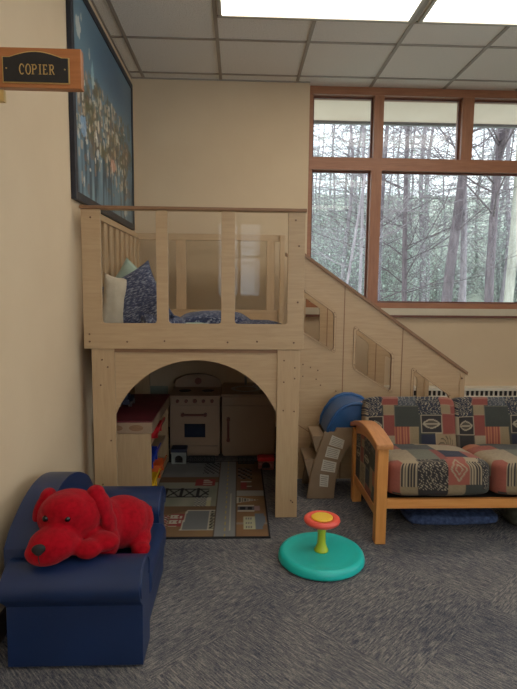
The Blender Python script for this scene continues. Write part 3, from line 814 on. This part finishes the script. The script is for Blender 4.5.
lattice(-.36, -.17, 3.72, .009, .055, 'black lattice toy fence in front of the toy stove')
lattice(-.0, .12, 3.70, .009, .05, 'black lattice toy fence in front of the toy sink')

# ------------------------------------------------------------------ SLIDE TOY
t = thing('toddler_slide', 'toddler slide with taupe steps and rounded blue top beside the sofa', 'toy slide', (.58, 3.2, 0))
pan = [(.426, 0), (.596, 0), (.604, .11), (.628, .229), (.665, .30), (.715, .36), (.715, .449), (.6, .449), (.591, .424), (.527, .424), (.49, .311), (.449, .172)]
sp_ = obj('side_panel', plate(pan, [], 'y', 3.08, 3.10), M['taupe'], t, bevel=.006)
obj('side_panel', plate(pan, [], 'y', 3.33, 3.35), M['taupe'], t, bevel=.006)
for prof in ([(.455, .392), (.535, .392), (.52, .30), (.484, .283)], [(.408, .248), (.50, .248), (.47, .15), (.443, .118)]):
    obj('step', plate(round_poly(prof, [.012, 0, 0, .014]), [], 'y', 3.10, 3.33), M['taupe'], t, bevel=.005)
hood_out = [(.54, .40), (.548, .455), (.573, .51), (.607, .558), (.645, .588), (.69, .604), (.74, .604), (.80, .585), (.87, .53), (.93, .45), (.99, .34), (1.04, .24), (1.12, .14), (1.20, .105), (1.26, .10)]
under_ = [(1.26, .075), (1.18, .08), (1.09, .11), (1.0, .20), (.94, .31), (.88, .40)]
obj('slide_body', plate(hood_out+under_, [], 'y', 3.095, 3.335), M['slide_blue'], t, bevel=.012, seg=3)
# raised cheek wall with the lighter curved rim
rim = [(p[0], p[1]) for p in hood_out[:9]]
bm = bmesh.new(); tube(bm, [(a+.004, 3.092, b-.006) for a, b in rim], [.011]*len(rim), 10); obj('rim', bm, M['slide_blue'], t, smooth=True)
bm = bmesh.new(); tube(bm, [(a+.002, 3.338, b+.004) for a, b in rim], [.012]*len(rim), 10); obj('rim', bm, M['slide_blue'], t, smooth=True)
obj('slide_foot', B((1.17, 1.25, 3.11, 3.32, 0, .078)), M['taupe'], t, bevel=.01)
def sticker(pts):
    cx = sum(p[0] for p in pts)/4; cz = sum(p[1] for p in pts)/4
    s = obj('warning_label', plate(pts, [], 'y', 3.0785, 3.0798), M['sticker'], t)
    bm = bmesh.new()
    a, b, c, d = [Vector(p) for p in pts]            # tl tr br bl
    for k in range(5):
        f = .14+.17*k
        p, q = a.lerp(d, f), b.lerp(c, f); p2, q2 = a.lerp(d, f+.05), b.lerp(c, f+.05)
        e = .82 if k % 2 else .9
        P = [p.lerp(q, .1), p.lerp(q, e), p2.lerp(q2, e), p2.lerp(q2, .1)]
        bm.faces.new([bm.verts.new((w.x, 3.0780, w.y)) for w in P])
    obj('text_lines', bm, M['sticker_ink'], s)
sticker([(.575, .405), (.652, .372), (.640, .318), (.555, .345)])
sticker([(.548, .335), (.628, .312), (.612, .252), (.533, .270)])
sticker([(.523, .252), (.606, .232), (.597, .168), (.510, .182)])
sticker([(.506, .158), (.560, .150), (.556, .076), (.504, .082)])

# ------------------------------------------------------------------ LOVESEAT
SX0, SX1, SF = .70, 1.90, 2.50
def rgbf(*c): return srgb(*c)
NAVY = srgb(52,54,72); DKG = srgb(72,74,66); REDP = srgb(150,68,52); REDL = srgb(168,84,62); TAN = srgb(160,136,98); TANL = srgb(176,154,120); GRYB = srgb(88,88,86); CRL = srgb(176,160,132); ORG = srgb(190,110,66); CHAR = srgb(58,52,50)
def squig(u, v, base, ln=CRL, k=1):
    a = math.sin(u*70*k+3.2*math.sin(v*42*k))+.55*math.sin(v*60*k+2*math.sin(u*33*k))
    return ln if abs(a) < .28 else base
def patch_back(u, v):      # u 0..1 left-right, v 0..1 top-bottom
    z = (u*440+25, v*275+40); X, Y = z
    R_ = ((25,40,105,122,'sqn'),(105,40,185,76,REDP),(110,76,165,115,TAN),(185,40,270,80,'sqg'),(165,80,285,166,DKG),(270,40,390,112,'sqn'),
          (390,40,470,72,REDL),(390,72,445,110,TAN),(445,72,470,110,REDP),(25,122,110,200,'leaf1'),(110,115,165,202,REDP),(165,166,235,235,'str'),
          (235,166,280,275,TAN),(290,115,395,190,'leaf2'),(395,110,470,195,REDP),(290,195,360,275,NAVY),(360,190,470,318,'plant'),
          (185,235,245,305,GRYB),(110,202,185,318,TANL),(25,200,110,318,CHAR),(245,275,360,318,REDP))
    for x0, y0, x1, y1, c in R_:
        if x0 <= X < x1 and y0 <= Y < y1:
            if not isinstance(c, str):
                if min(X-x0, x1-X, Y-y0, y1-Y) < 2.5: return mixc(c, CRL, .25)
                return mixc(c, (0,0,0,1), .12*noise.noise(Vector((X*.2, Y*.2, 0)))+.06)
            cx, cy = (x0+x1)/2, (y0+y1)/2; a, b = (X-cx)/(x1-x0)*2, (Y-cy)/(y1-y0)*2
            if c == 'sqn': return squig(u, v, srgb(54,56,68))
            if c == 'sqg': return squig(u, v, srgb(84,86,90), srgb(150,144,134))
            if c == 'str': return ORG if int(X/7) % 2 else REDP
            if c in ('leaf1', 'leaf2'):
                if max(abs(a), abs(b)) > .93: return CRL
                d = abs(a)**1.6+abs(b*1.5)**1.4
                if abs(d-.62) < .13 or (abs(b) < .08 and abs(a) < .6): return CRL
                return CHAR if d > .62 else srgb(96,84,70)
            if c == 'plant':
                if max(abs(a), abs(b)) > .94: return TANL
                d = a*a+b*b
                if d < .7 and abs(math.sin(6*math.atan2(b, a)+d*6)) < .5: return srgb(104,90,66)
                return TAN
    return DKG
def patch_seat(u, v):      # v 0 back .. 1 front bottom edge
    R_ = ((0,0,.16,.14,ORG),(.16,0,.48,.14,DKG),(.48,0,.70,.12,TAN),(.70,0,1,.12,REDP),
          (0,.14,.26,.26,REDL),(.26,.14,.60,.28,GRYB),(.60,.12,1,.30,TANL),
          (.0,.26,.30,.50,TANL),(.30,.28,.52,.5,srgb(120,118,100)),(.52,.28,.60,.5,REDP),(.60,.30,.82,.46,NAVY),(.82,.30,1,.46,REDL),
          (0,.50,.10,.95,REDL),(.10,.5,.28,.86,'bars'),(.28,.5,.56,.9,'sq'),(.56,.46,.76,.84,'dia'),(.76,.46,.90,.84,'bars'),(.90,.46,1,.9,'sq'),
          (.10,.86,.28,1,TAN),(.28,.9,.56,1,CHAR),(.56,.84,.72,1,TAN),(.72,.84,1,1,DKG),(0,.95,.1,1,DKG),(.9,.9,1,1,DKG))
    for x0, y0, x1, y1, c in R_:
        if x0 <= u < x1 and y0 <= v <= y1:
            if not isinstance(c, str): return mixc(c, (0,0,0,1), .06+.12*noise.noise(Vector((u*40, v*40, 0))))
            a, b = (u-(x0+x1)/2)/(x1-x0)*2, (v-(y0+y1)/2)/(y1-y0)*2
            if c == 'bars': return CHAR if (u*34) % 1 < .5 and b > -.6 else TANL
            if c == 'sq': return squig(u, v, CHAR)
            if c == 'dia':
                d = abs(a)+abs(b)
                return TANL if abs(d-.75) < .09 or abs(d-.35) < .07 else REDL
    return DKG
def puffy(name, c, h, n, colf, parent, rot=None, puff=.35, power=5, seed=0):
    """rounded cushion: superellipsoid-like box of half sizes h at centre c; colf(local unit coords)->colour"""
    verts, faces, cols = [], [], []
    idx = {}
    def V(a, b, d):
        key = (round(a, 5), round(b, 5), round(d, 5))
        if key in idx: return idx[key]
        p = Vector((a, b, d)); m = (abs(a)**power+abs(b)**power+abs(d)**power)**(1/power)
        q = p/m
        k = 1+puff*(1-min(1, q.x*q.x))*(1-min(1, q.y*q.y))*.6
        w = Vector((q.x*h[0], q.y*h[1], q.z*h[2]*k))
        w.z += .004*noise.noise(Vector((a*3+seed, b*3, d)))
        if rot: w = rot @ w
        verts.append(w+Vector(c)); cols.append(colf(a, b, d)); idx[key] = len(verts)-1
        return idx[key]
    for ax in range(3):
        nu = n[(ax+1) % 3]; nv = n[(ax+2) % 3]
        for s in (-1, 1):
            for i in range(nu):
                for j in range(nv):
                    q = []
                    for di, dj in ((0,0),(1,0),(1,1),(0,1)):
                        a = -1+2*(i+di)/nu; b = -1+2*(j+dj)/nv
                        co = [0,0,0]; co[ax] = s; co[(ax+1) % 3] = a; co[(ax+2) % 3] = b
                        q.append(V(*co))
                    faces.append(q if s > 0 else q[::-1])
    me = bpy.data.meshes.new(name); me.from_pydata(verts, [], faces)
    ca = me.color_attributes.new('Col', 'FLOAT_COLOR', 'POINT')
    for i, cc in enumerate(cols): ca.data[i].color = cc
    return obj(name, me, M['fabric'], parent, smooth=True)
sofa = thing('loveseat', 'oak framed loveseat with colourful patchwork cushions under the window', 'loveseat', (1.30, 2.8, 0))
for s, lx in ((0, SX0), (1, SX1-.055)):
    obj('leg', B((lx, lx+.055, SF, SF+.055, 0, .505)), M['oak_z'], sofa, bevel=.004)
    obj('leg', B((lx, lx+.055, 3.03, 3.085, 0, .455)), M['oak_z'], sofa, bevel=.004)
    # curved arm cap: extruded along x
    prof = []
    for i in range(17):
        f = i/16; y = SF-.02+(3.10-SF+.02)*f; z = .53+.055*math.sin(PI*min(1, f*.95))-.055*f
        prof.append((y, z))
    capz = prof+[(y, z-.028) for y, z in prof[::-1]]
    obj('arm_rest', plate(capz, [], 'x', lx-.014, lx+.072), M['oak_y'], sofa, bevel=.005)
    inner = lambda f: .53+.055*math.sin(PI*min(1, f*.95))-.055*f-.028
    top = [(SF+.055+(3.03-SF-.055)*i/10, inner((.075+(3.03-SF-.055)*i/10)/.62)) for i in range(11)]
    obj('arm_rail', plate([(SF+.055, top[0][1]-.05)]+top+[(3.03, top[-1][1]-.05)]+[(y, z-.05) for y, z in top[::-1][1:-1]], [], 'x', lx+.008, lx+.045), M['oak_y'], sofa)
    obj('arm_rail', B((lx+.008, lx+.045, SF+.055, 3.03, .13, .175)), M['oak_y'], sofa)
    lo = [(SF+.055, .175)]+[(y, z-.045) for y, z in top]+[(3.03, .175)]
    me_n = 60
    def armcol(u, v): return patch_back((u*.9+.3) % 1, 1-v)
    def armpos(u, v, lx=lx, s=s):
        y = SF+.055+(3.03-SF-.055)*u; zt = inner((.075+(3.03-SF-.055)*u)/.62)-.045
        return (lx+.014 if s == 0 else lx+.041, y, .172+(zt-.172)*v)
    g = color_grid(me_n, me_n, armpos, armcol)
    obj('arm_upholstery', g, M['fabric'], sofa)
    obj('arm_core', B((lx+.016, lx+.039, SF+.055, 3.03, .174, .42)), M['dark_gap'], sofa)
obj('front_rail', B((SX0+.055, SX1-.055, SF+.004, SF+.034, .188, .236)), M['oak_x'], sofa, bevel=.003)
obj('back_rail', B((SX0+.055, SX1-.055, 3.045, 3.075, .188, .26)), M['oak_x'], sofa, bevel=.003)
obj('seat_deck', B((SX0+.055, SX1-.055, SF+.034, 3.045, .20, .225)), M['dark_gap'], sofa)
cw = (SX1-SX0-.11)/2
for k in range(2):
    cx = SX0+.055+cw*(k+.5)
    def sc(a, b, d):
        u = (a+1)/2
        if b < -.999: v = .56+.44*(1-(d+1)/2)
        elif d > .999: v = .56*(1-(b+1)/2)
        else: v = .56*(1-(b+1)/2) if d > 0 else .95
        return patch_seat(min(.999, u), v)
    puffy('seat_cushion', (cx, 2.725, .322), (cw/2+.002, .235, .090), (110, 90, 34), sc, sofa, Matrix.Rotation(R(-5), 3, 'X'), .26, 7, k)
    def bc(a, b, d):     # b is the height direction, d the thickness
        u = (a+1)/2
        return patch_back(min(.999, u), min(.999, max(0, 1-(b+1)/2)))
    rot = Matrix.Rotation(R(76), 3, 'X')
    puffy('back_cushion', (cx, 3.035, .452), (cw/2+.001, .198, .062), (110, 96, 26), bc, sofa, rot, .12, 10, k+5)
obj('back_frame', plate([(3.06, .24), (3.085, .24), (3.15, .60), (3.125, .60)], [], 'x', SX0+.06, SX1-.06), M['oak_x'], sofa)

# things pushed under the loveseat
bl = puffy('folded_blanket', (1.2, 2.80, .030), (.26, .11, .027), (30, 20, 8), lambda a, b, d: (1,1,1,1), None, None, .2, 5, 3)
bl.data.materials.clear(); bl.data.materials.append(M['blanket'])
props(bl, 'folded blue blanket on the floor under the loveseat', 'blanket')
bl = puffy('cloth_bag', (1.60, 2.74, .075), (.12, .12, .065), (30, 30, 16), lambda a, b, d: (1,1,1,1), None, None, .5, 3, 9)
bl.data.materials.clear(); bl.data.materials.append(M['bag_dark'])
props(bl, 'dark olive cloth bag on the floor under the right half of the loveseat', 'bag')

# ------------------------------------------------------------------ BLUE CHILD ARMCHAIR
ch = thing('child_armchair', 'small blue vinyl armchair with rolled arms against the left wall', 'armchair', (-.56, 2.0, 0))
def ext_x(prof, x0, x1): return plate(prof, [], 'x', x0, x1)   # prof in (y,z)
def roll(yc, zc, ry, rz, inner_y, outer_y):
    """arm section: rolled top over a straight side"""
    P = []
    for i in range(25):
        a = R(-55)+R(290)*i/24
        P.append((yc+ry*math.cos(a), zc+rz*math.sin(a)))
    return P
# near arm
def make_arm(y_in, y_out, xb, xf):
    s = 1 if y_out < y_in else -1                       # s=1: outer side faces the near end
    yc = (y_in+y_out)/2-s*.018; ry = abs(y_in-y_out)/2+.026
    P = [(y_in, .05), (y_in, .25)]
    for i in range(21):
        a = R(-25)+R(235)*i/20
        P.append((yc+s*ry*math.cos(a), .298+.071*math.sin(a)))
    P += [(y_out+s*.008, .225), (y_out, .012), (y_in, .012)]
    a = obj('arm', plate(P, [], 'x', xb, xf), M['blue_vinyl'], ch, bevel=.016, seg=3)
    cy = yc; cz = .305
    pts = [(xf+.001, cy+(y-cy)*.86, cz+(z-cz)*.9) for y, z in P[2:-3]]
    bm = bmesh.new(); tube(bm, pts, [.004]*len(pts), 6)
    obj('piping', bm, M['blue_piping'], a, smooth=True)
make_arm(1.80, 1.66, -.775, -.320)
make_arm(2.24, 2.40, -.715, -.352)
bp = [(1.72, .03), (1.72, .40), (1.76, .44), (1.82, .475), (1.90, .51), (1.99, .53), (2.08, .53), (2.17, .51), (2.26, .475), (2.34, .43), (2.40, .37), (2.415, .30), (2.415, .03)]
sm = []
for i in range(len(bp)-1):
    sm.append(bp[i])
    if 2 <= i < 10: sm.append(((bp[i][0]+bp[i+1][0])/2, (bp[i][1]+bp[i+1][1])/2+.002))
sm.append(bp[-1])
obj('backrest', plate(sm, [], 'x', -.80, -.685), M['blue_vinyl'], ch, bevel=.034, seg=4)
obj('base', B((-.68, -.335, 1.79, 2.26, .012, .15)), M['blue_vinyl'], ch, bevel=.012)
obj('seat_cushion', B((-.69, -.315, 1.805, 2.235, .15, .262)), M['blue_vinyl'], ch, bevel=.035, seg=4)
for fx, fy in ((-.42, 1.73), (-.70, 1.73), (-.44, 2.32), (-.70, 2.32)):
    bm = bmesh.new(); cyl(bm, (fx, fy, 0), (fx, fy, .03), .018, n=14); obj('foot', bm, M['black_toy'], ch)

# ------------------------------------------------------------------ RED PLUSH DOG (generic floppy puppy)
def blob(parts, name, mat, parent, voxel=.008, smooth=6, disp=0):
    bm = bmesh.new()
    for c, r, rot in parts:
        mtx = Matrix.Translation(c) @ (Matrix.Rotation(R(rot[2]), 4, 'Z') @ Matrix.Rotation(R(rot[1]), 4, 'Y') @ Matrix.Rotation(R(rot[0]), 4, 'X')) @ Matrix.Diagonal((*r, 1))
        bmesh.ops.create_uvsphere(bm, u_segments=28, v_segments=18, radius=1, matrix=mtx)
    o = obj(name, bm, mat, parent, smooth=True)
    rm = o.modifiers.new('remesh', 'REMESH'); rm.mode = 'VOXEL'; rm.voxel_size = voxel; rm.use_smooth_shade = True
    s = o.modifiers.new('smooth', 'SMOOTH'); s.factor = .6; s.iterations = smooth
    return o
dg = thing('plush_dog', 'red stuffed toy dog lying on the blue child armchair', 'stuffed toy', (-.5, 1.9, .268))
Z = .0
body = [((-.600, 1.81, .482), (.112, .098, .092), (0,0,8)),      # cranium
        ((-.604, 1.77, .520), (.082, .070, .056), (0,0,0)),      # forehead
        ((-.622, 1.70, .430), (.082, .074, .058), (0,0,10)),     # muzzle
        ((-.635, 1.675, .415), (.072, .050, .046), (0,0,10)),    # muzzle tip
        ((-.53, 1.93, .385), (.10, .11, .10), (0,0,0)),          # neck, shoulders
        ((-.47, 2.01, .362), (.11, .125, .100), (0,0,-20)),      # body
        ((-.43, 2.06, .345), (.085, .10, .080), (0,0,0)),        # rump
        ((-.50, 1.83, .37), (.07, .06, .075), (0,0,0)),          # chest side
        ((-.475, 1.765, .405), (.062, .045, .032), (0,0,-14)),   # forearm over the arm
        ((-.512, 1.715, .402), (.048, .040, .032), (0,0,0)),     # near paw
        ((-.395, 2.00, .300), (.050, .075, .040), (0,0,10)),     # thigh
        ((-.375, 1.93, .290), (.038, .045, .028), (0,0,0)),      # hind paw
        ((-.62, 1.90, .34), (.06, .06, .08), (0,0,0))]
bd = blob(body, 'body', M['red_plush'], dg, .007, 8)
blob([((-.520, 1.85, .545), (.034, .040, .030), (0,0,0)), ((-.492, 1.84, .505), (.030, .046, .055), (0,-22,0)), ((-.470, 1.835, .445), (.027, .044, .052), (0,-14,0))], 'ear', M['red_plush_ear'], dg, .006, 5)
blob([((-.690, 1.85, .535), (.028, .040, .030), (0,0,0)), ((-.713, 1.83, .49), (.022, .040, .055), (0,14,0)), ((-.716, 1.82, .43), (.020, .036, .040), (0,0,0))], 'ear', M['red_plush_ear'], dg, .006, 5)
blob([((-.645, 1.632, .446), (.024, .016, .016), (0,0,10)), ((-.645, 1.629, .437), (.014, .012, .012), (0,0,10))], 'nose', M['nose_black'], dg, .004, 4)
for ex, ey in ((-.651, 1.715), (-.577, 1.713)):
    bm = bmesh.new(); bmesh.ops.create_uvsphere(bm, u_segments=20, v_segments=14, radius=.011, matrix=Matrix.Translation((ex, ey, .512)))
    obj('eye', bm, M['button_black'], dg, smooth=True)
bm = bmesh.new(); tube(bm, [(-.644, 1.622, .428), (-.644, 1.624, .412), (-.643, 1.629, .398)], [.0014]*3, 5); obj('mouth_stitch', bm, M['nose_black'], dg)
blob([((-.40, 2.14, .33), (.022, .055, .022), (20,0,-30))], 'tail', M['red_plush_ear'], dg, .006, 3)

# ------------------------------------------------------------------ SPINNING SEAT TOY
t = thing('spinning_toy', 'teal round ride-on spinning disc with coral and yellow knob on the carpet', 'spinning toy', (.403, 2.365, 0))
c = (.403, 2.365, 0)
bm = bmesh.new(); lathe(bm, [(0, 0), (.190, 0), (.200, .004), (.206, .010), (.207, .016), (.202, .034), (.197, .041), (.188, .0455), (.176, .046), (.168, .043), (.12, .0425), (.06, .044), (0, .045)], c, 80)
obj('base_disc', bm, M['teal'], t, smooth=True)
bm = bmesh.new(); lathe(bm, [(0, .044), (.034, .044), (.034, .050), (.028, .06), (.021, .08), (.019, .12), (.021, .16), (.026, .18), (0, .18)], c, 36)
obj('column', bm, M['lime'], t, smooth=True)
bm = bmesh.new(); lathe(bm, [(.03, .178), (.070, .180), (.083, .188), (.087, .198), (.084, .207), (.074, .212), (.060, .211), (.055, .207), (0, .207)], c, 56)
obj('hand_wheel', bm, M['coral'], t, smooth=True)
bm = bmesh.new(); lathe(bm, [(0, .207), (.050, .207), (.052, .212), (.046, .216), (.03, .215), (0, .214)], c, 48)
obj('hub_cap', bm, M['yellow'], t, smooth=True)

# ------------------------------------------------------------------ OUTSIDE
def hill(x, y):
    b = -.9
    if y > 8: b += (y-8)*.06
    if y > 26: b += (y-26)*.22
    return b+.25*noise.noise(Vector((x*.15, y*.15, 0)))
verts, faces = [], []
nx, ny = 70, 60
for j in range(ny+1):
    for i in range(nx+1):
        x = -14+(70)*i/nx; y = 4.75+75*j/ny
        verts.append((x, y, hill(x, y)))
faces = [(j*(nx+1)+i, j*(nx+1)+i+1, (j+1)*(nx+1)+i+1, (j+1)*(nx+1)+i) for j in range(ny) for i in range(nx)]
me = bpy.data.meshes.new('ground'); me.from_pydata(verts, [], faces)
g = obj('ground', me, M['ground'], smooth=True, local=True); g['kind'] = 'structure'
struct('trim_4', B((-1.5, 5.5, YW+.18, 5.28, 2.93, 3.02)), M['soffit'])
struct('trim_5', B((-1.5, 5.5, 5.28, 5.32, 2.905, 3.06)), M['fascia'])

def limb(bm, p, d, L, r, depth, rng, droop, n=5, tips=None):
    pts, rad = [Vector(p)], [r]
    d = Vector(d).normalized(); k = 4 if depth else 3
    for i in range(k):
        d = (d+Vector((rng.uniform(-.22, .22), rng.uniform(-.22, .22), rng.uniform(-.12, .16)-droop))).normalized()
        pts.append(pts[-1]+d*L/k); rad.append(max(.004, r*(1-(i+1)/k*.8)))
    tube(bm, pts, rad, n)
    if tips is not None: tips.append(pts)
    if depth > 0:
        for i in range(1, k+1):
            for _ in range(2):
                a = rng.uniform(0, 2*PI)
                nd = (d*.7+Vector((math.cos(a), math.sin(a), rng.uniform(-.2, .5)))*.8)
                limb(bm, pts[i], nd, L*rng.uniform(.35, .6), rad[i]*.6, depth-1, rng, droop, 3, tips)
def bare_tree(seed, H, r, lean=(0,0), fork=None, low=.25, nb=26):
    rng = random.Random(seed); bm = bmesh.new()
    pts = [Vector((0,0,-.3))]; rad = [r*1.25]
    n = 12
    for i in range(1, n+1):
        f = i/n
        pts.append(Vector((lean[0]*f*H+r*1.2*math.sin(f*7+seed), lean[1]*f*H+r*math.cos(f*5+seed), f*H))); rad.append(r*(1-f*.72))
    tube(bm, pts, rad, 9)
    if fork:
        p = pts[fork]; q = [p]; rr_ = [rad[fork]*.8]
        d = Vector((-.28, .1, 1)).normalized()
        for i in range(7):
            q.append(q[-1]+d*H*.09); d = (d+Vector((.03, 0, .1))).normalized(); rr_.append(rad[fork]*.8*(1-i*.12))
        tube(bm, q, rr_, 7)
    for k in range(nb):
        f = rng.uniform(low, .98); i = min(n-1, int(f*n)); p = pts[i].lerp(pts[i+1], f*n-i)
        a = rng.uniform(0, 2*PI)
        limb(bm, p, (math.cos(a), math.sin(a), rng.uniform(.1, .7)), H*.17*(1.15-f)*rng.uniform(.7, 1.5), max(.012, rad[i]*.28), 2 if k % 2 else 1, rng, .0)
    return bm
def conifer(seed, H, r, nb=70, sz=.075, low=.22):
    rng = random.Random(seed); bt = bmesh.new(); lv, lf = [], []
    pts = [Vector((r*math.sin(i+seed), r*math.cos(i*1.3), -.3+(H+.3)*i/10)) for i in range(11)]
    tube(bt, pts, [r*(1-.88*i/10) for i in range(11)], 7)
    for k in range(nb):
        f = low+(1-low)*((k+rng.random())/nb); z = f*H
        a = rng.uniform(0, 2*PI); L = H*.20*(1.08-f)*rng.uniform(.6, 1.25)
        tips = []
        limb(bt, (0, 0, z), (math.cos(a), math.sin(a), .05), L, .016, 1, rng, .06, 3, tips)
        for pl in tips:
            for s in range(len(pl)-1):
                m = max(2, int((pl[s+1]-pl[s]).length/.055))
                for q in range(m):
                    if rng.random() < .2: continue
                    p = pl[s].lerp(pl[s+1], (q+rng.random())/m)
                    d = (pl[s+1]-pl[s]).normalized(); e = Vector((rng.uniform(-1, 1), rng.uniform(-1, 1), rng.uniform(-.6, .3)))
                    e = (e+d*.6).normalized()*sz*rng.uniform(.6, 1.5); w = e.cross(Vector((rng.uniform(-.4,.4), rng.uniform(-.4,.4), 1))).normalized()*sz*.09
                    b = len(lv); lv += [p-w*.4, p+e*.5-w, p+e, p+e*.5+w]; lf.append((b, b+1, b+2, b+3))
    me = bpy.data.meshes.new('foliage'); me.from_pydata(lv, [], lf); me.materials.append(M['needles'])
    tm = bpy.data.meshes.new('trunk'); bt.to_mesh(tm); bt.free(); tm.materials.append(M['bark'])
    for p in tm.polygons: p.use_smooth = True
    return tm, me
def place(me, name, x, y, rz, s, label, group=None, mat=None):
    o = bpy.data.objects.new(name, me); COL.objects.link(o)
    o.location = (x, y, hill(x, y)); o.rotation_euler = (0, 0, rz); o.scale = (s, s, s)
    return props(o, label, 'tree', group)
def mk(bm, mat):
    me = bpy.data.meshes.new('tree'); bm.to_mesh(me); bm.free(); me.materials.append(mat)
    for p in me.polygons: p.use_smooth = True
    return me
# prominent trunks, placed along their own bearings
place(mk(bare_tree(11, 15, .125, (.03, 0), 5, .30, 34), M['bark_dark']), 'bare_tree', 4.75, 11.6, .0, 1, 'thickest bare trunk in the wide window pane, right of its middle')
place(mk(bare_tree(12, 13, .085, (-.10, 0), None, .3, 24), M['bark']), 'bare_tree', 5.35, 11.9, .4, 1, 'slanted grey trunk just right of the thickest bare trunk')
place(mk(bare_tree(13, 14, .10, (.03, 0), 4, .25, 34), M['bark_dark']), 'bare_tree', 5.35, 10.6, 2.2, 1, 'dark forked trunk between the thickest trunk and the pale trunk')
place(mk(bare_tree(14, 13, .10, (.07, 0), None, .35, 20), M['bark_moss']), 'bare_tree', 5.15, 9.9, 1.1, 1, 'pale grey trunk at the far right edge of the window')
place(mk(bare_tree(15, 15, .07, (0, 0), None, .1, 46), M['bark_dark']), 'bare_tree', 4.15, 13.0, 0, 1, 'slender straight trunk left of the thickest bare trunk')
place(mk(bare_tree(16, 15, .07, (.01, 0), None, .1, 46), M['bark_dark']), 'bare_tree', 3.75, 13.8, 0, 1, 'thin straight trunk just right of the window mullion')
place(mk(bare_tree(17, 10, .03, (.12, 0), None, .2, 30), M['bark']), 'bare_tree', 1.75, 9.5, 0, 1, 'thin pale sapling leaning right seen in the left pane')
place(mk(bare_tree(18, 12, .04, (-.02, 0), None, .15, 40), M['bark']), 'bare_tree', 2.6, 11.0, 0, 1, 'thin bare tree standing upright in the left window pane')
# hemlocks
kinds = [conifer(21, 12, .10, 64), conifer(22, 10, .08, 60), conifer(23, 14, .12, 76)]
rng = random.Random(5)
spots = []
for k in range(400):
    if len(spots) >= 44: break
    y = 15.5+22*(rng.random()**.9); b = rng.uniform(.08, .66); x = b*y
    if all((x-a)**2+(y-c)**2 > 5 for a, c in spots): spots.append((x, y))
for i, (x, y) in enumerate(spots):
    tm, fm = kinds[i % 3]
    s = rng.uniform(.85, 1.25); rz = rng.uniform(0, 6.28)
    o = place(tm, 'hemlock_tree', x, y, rz, s, 'slender green hemlock in the woods behind the bare trunks', 'hemlocks in the woods')
    c = bpy.data.objects.new('foliage', fm); COL.objects.link(c); c.parent = o
# undergrowth saplings
def shrub(seed):
    rng = random.Random(seed); bm = bmesh.new(); tips = []
    for k in range(16):
        a = rng.uniform(0, 2*PI); limb(bm, (rng.uniform(-.3,.3), rng.uniform(-.3,.3), -.1), (math.cos(a)*.5, math.sin(a)*.5, 1), rng.uniform(1.6, 3.2), .018, 2, rng, .0, 4, tips)
    lv, lf = [], []
    for pl in tips:
        for p in pl[1:]:
            for _ in range(4):
                q = p+Vector((rng.uniform(-.15,.15), rng.uniform(-.15,.15), rng.uniform(-.15,.15)))
                e = Vector((rng.uniform(-1,1), rng.uniform(-1,1), rng.uniform(-.5,.5))).normalized()*.06; w = e.cross(Vector((0,0,1))).normalized()*.018
                b = len(lv); lv += [q-e*.5, q-w, q+e*.5, q+w]; lf.append((b, b+1, b+2, b+3))
    me = bpy.data.meshes.new('foliage'); me.from_pydata(lv, [], lf); me.materials.append(M['needles2'])
    return mk(bm, M['bark']), me
sh = [shrub(31), shrub(32)]
for k in range(14):
    y = rng.uniform(15, 30); x = rng.uniform(.1, .62)*y
    tm, fm = sh[k % 2]
    o = place(tm, 'sapling', x, y, rng.uniform(0, 6), rng.uniform(.8, 1.5), 'leafy pale sapling in the undergrowth of the woods', 'saplings in the woods')
    o['category'] = 'sapling'
    c = bpy.data.objects.new('foliage', fm); COL.objects.link(c); c.parent = o

# ------------------------------------------------------------------ WORLD (bright overcast)
w = bpy.data.worlds.new('overcast'); scn.world = w; w.use_nodes = True
nt = w.node_tree; nt.nodes.clear()
o = nt.nodes.new('ShaderNodeOutputWorld'); bg = nt.nodes.new('ShaderNodeBackground')
tc = nt.nodes.new('ShaderNodeTexCoord')
f = noise_tex(nt, tc.outputs['Generated'], 3.5, 4, .5)
nt.links.new(ramp(nt, f, [(.3, (.74,.87,1.0,1)), (.7, (.92,.97,1,1))]), bg.inputs[0])
bg.inputs[1].default_value = 2.15
nt.links.new(bg.outputs[0], o.inputs[0])

# ------------------------------------------------------------------ CAMERA
P, Yw, Ro, H = R(6.3), R(2.2), .010, 1.3
fw = Vector((math.sin(Yw)*math.cos(P), math.cos(Yw)*math.cos(P), -math.sin(P)))
rt = Vector((math.cos(Yw), -math.sin(Yw), 0)); up = rt.cross(fw)
rt2 = rt*math.cos(Ro)+up*math.sin(Ro); up2 = -rt*math.sin(Ro)+up*math.cos(Ro)
cam = bpy.data.cameras.new('camera'); co = bpy.data.objects.new('camera', cam); COL.objects.link(co)
m = Matrix((rt2, up2, -fw)).transposed().to_4x4(); m.translation = (0, 0, H)
co.matrix_world = m
cam.sensor_fit = 'VERTICAL'; cam.sensor_height = 36; cam.lens = 36*520/689; cam.clip_start = .05; cam.clip_end = 300
scn.camera = co
vs = scn.view_settings; vs.view_transform = 'Standard'; vs.look = 'None'; vs.gamma = 1; vs.use_curve_mapping = False
vs.exposure = .47
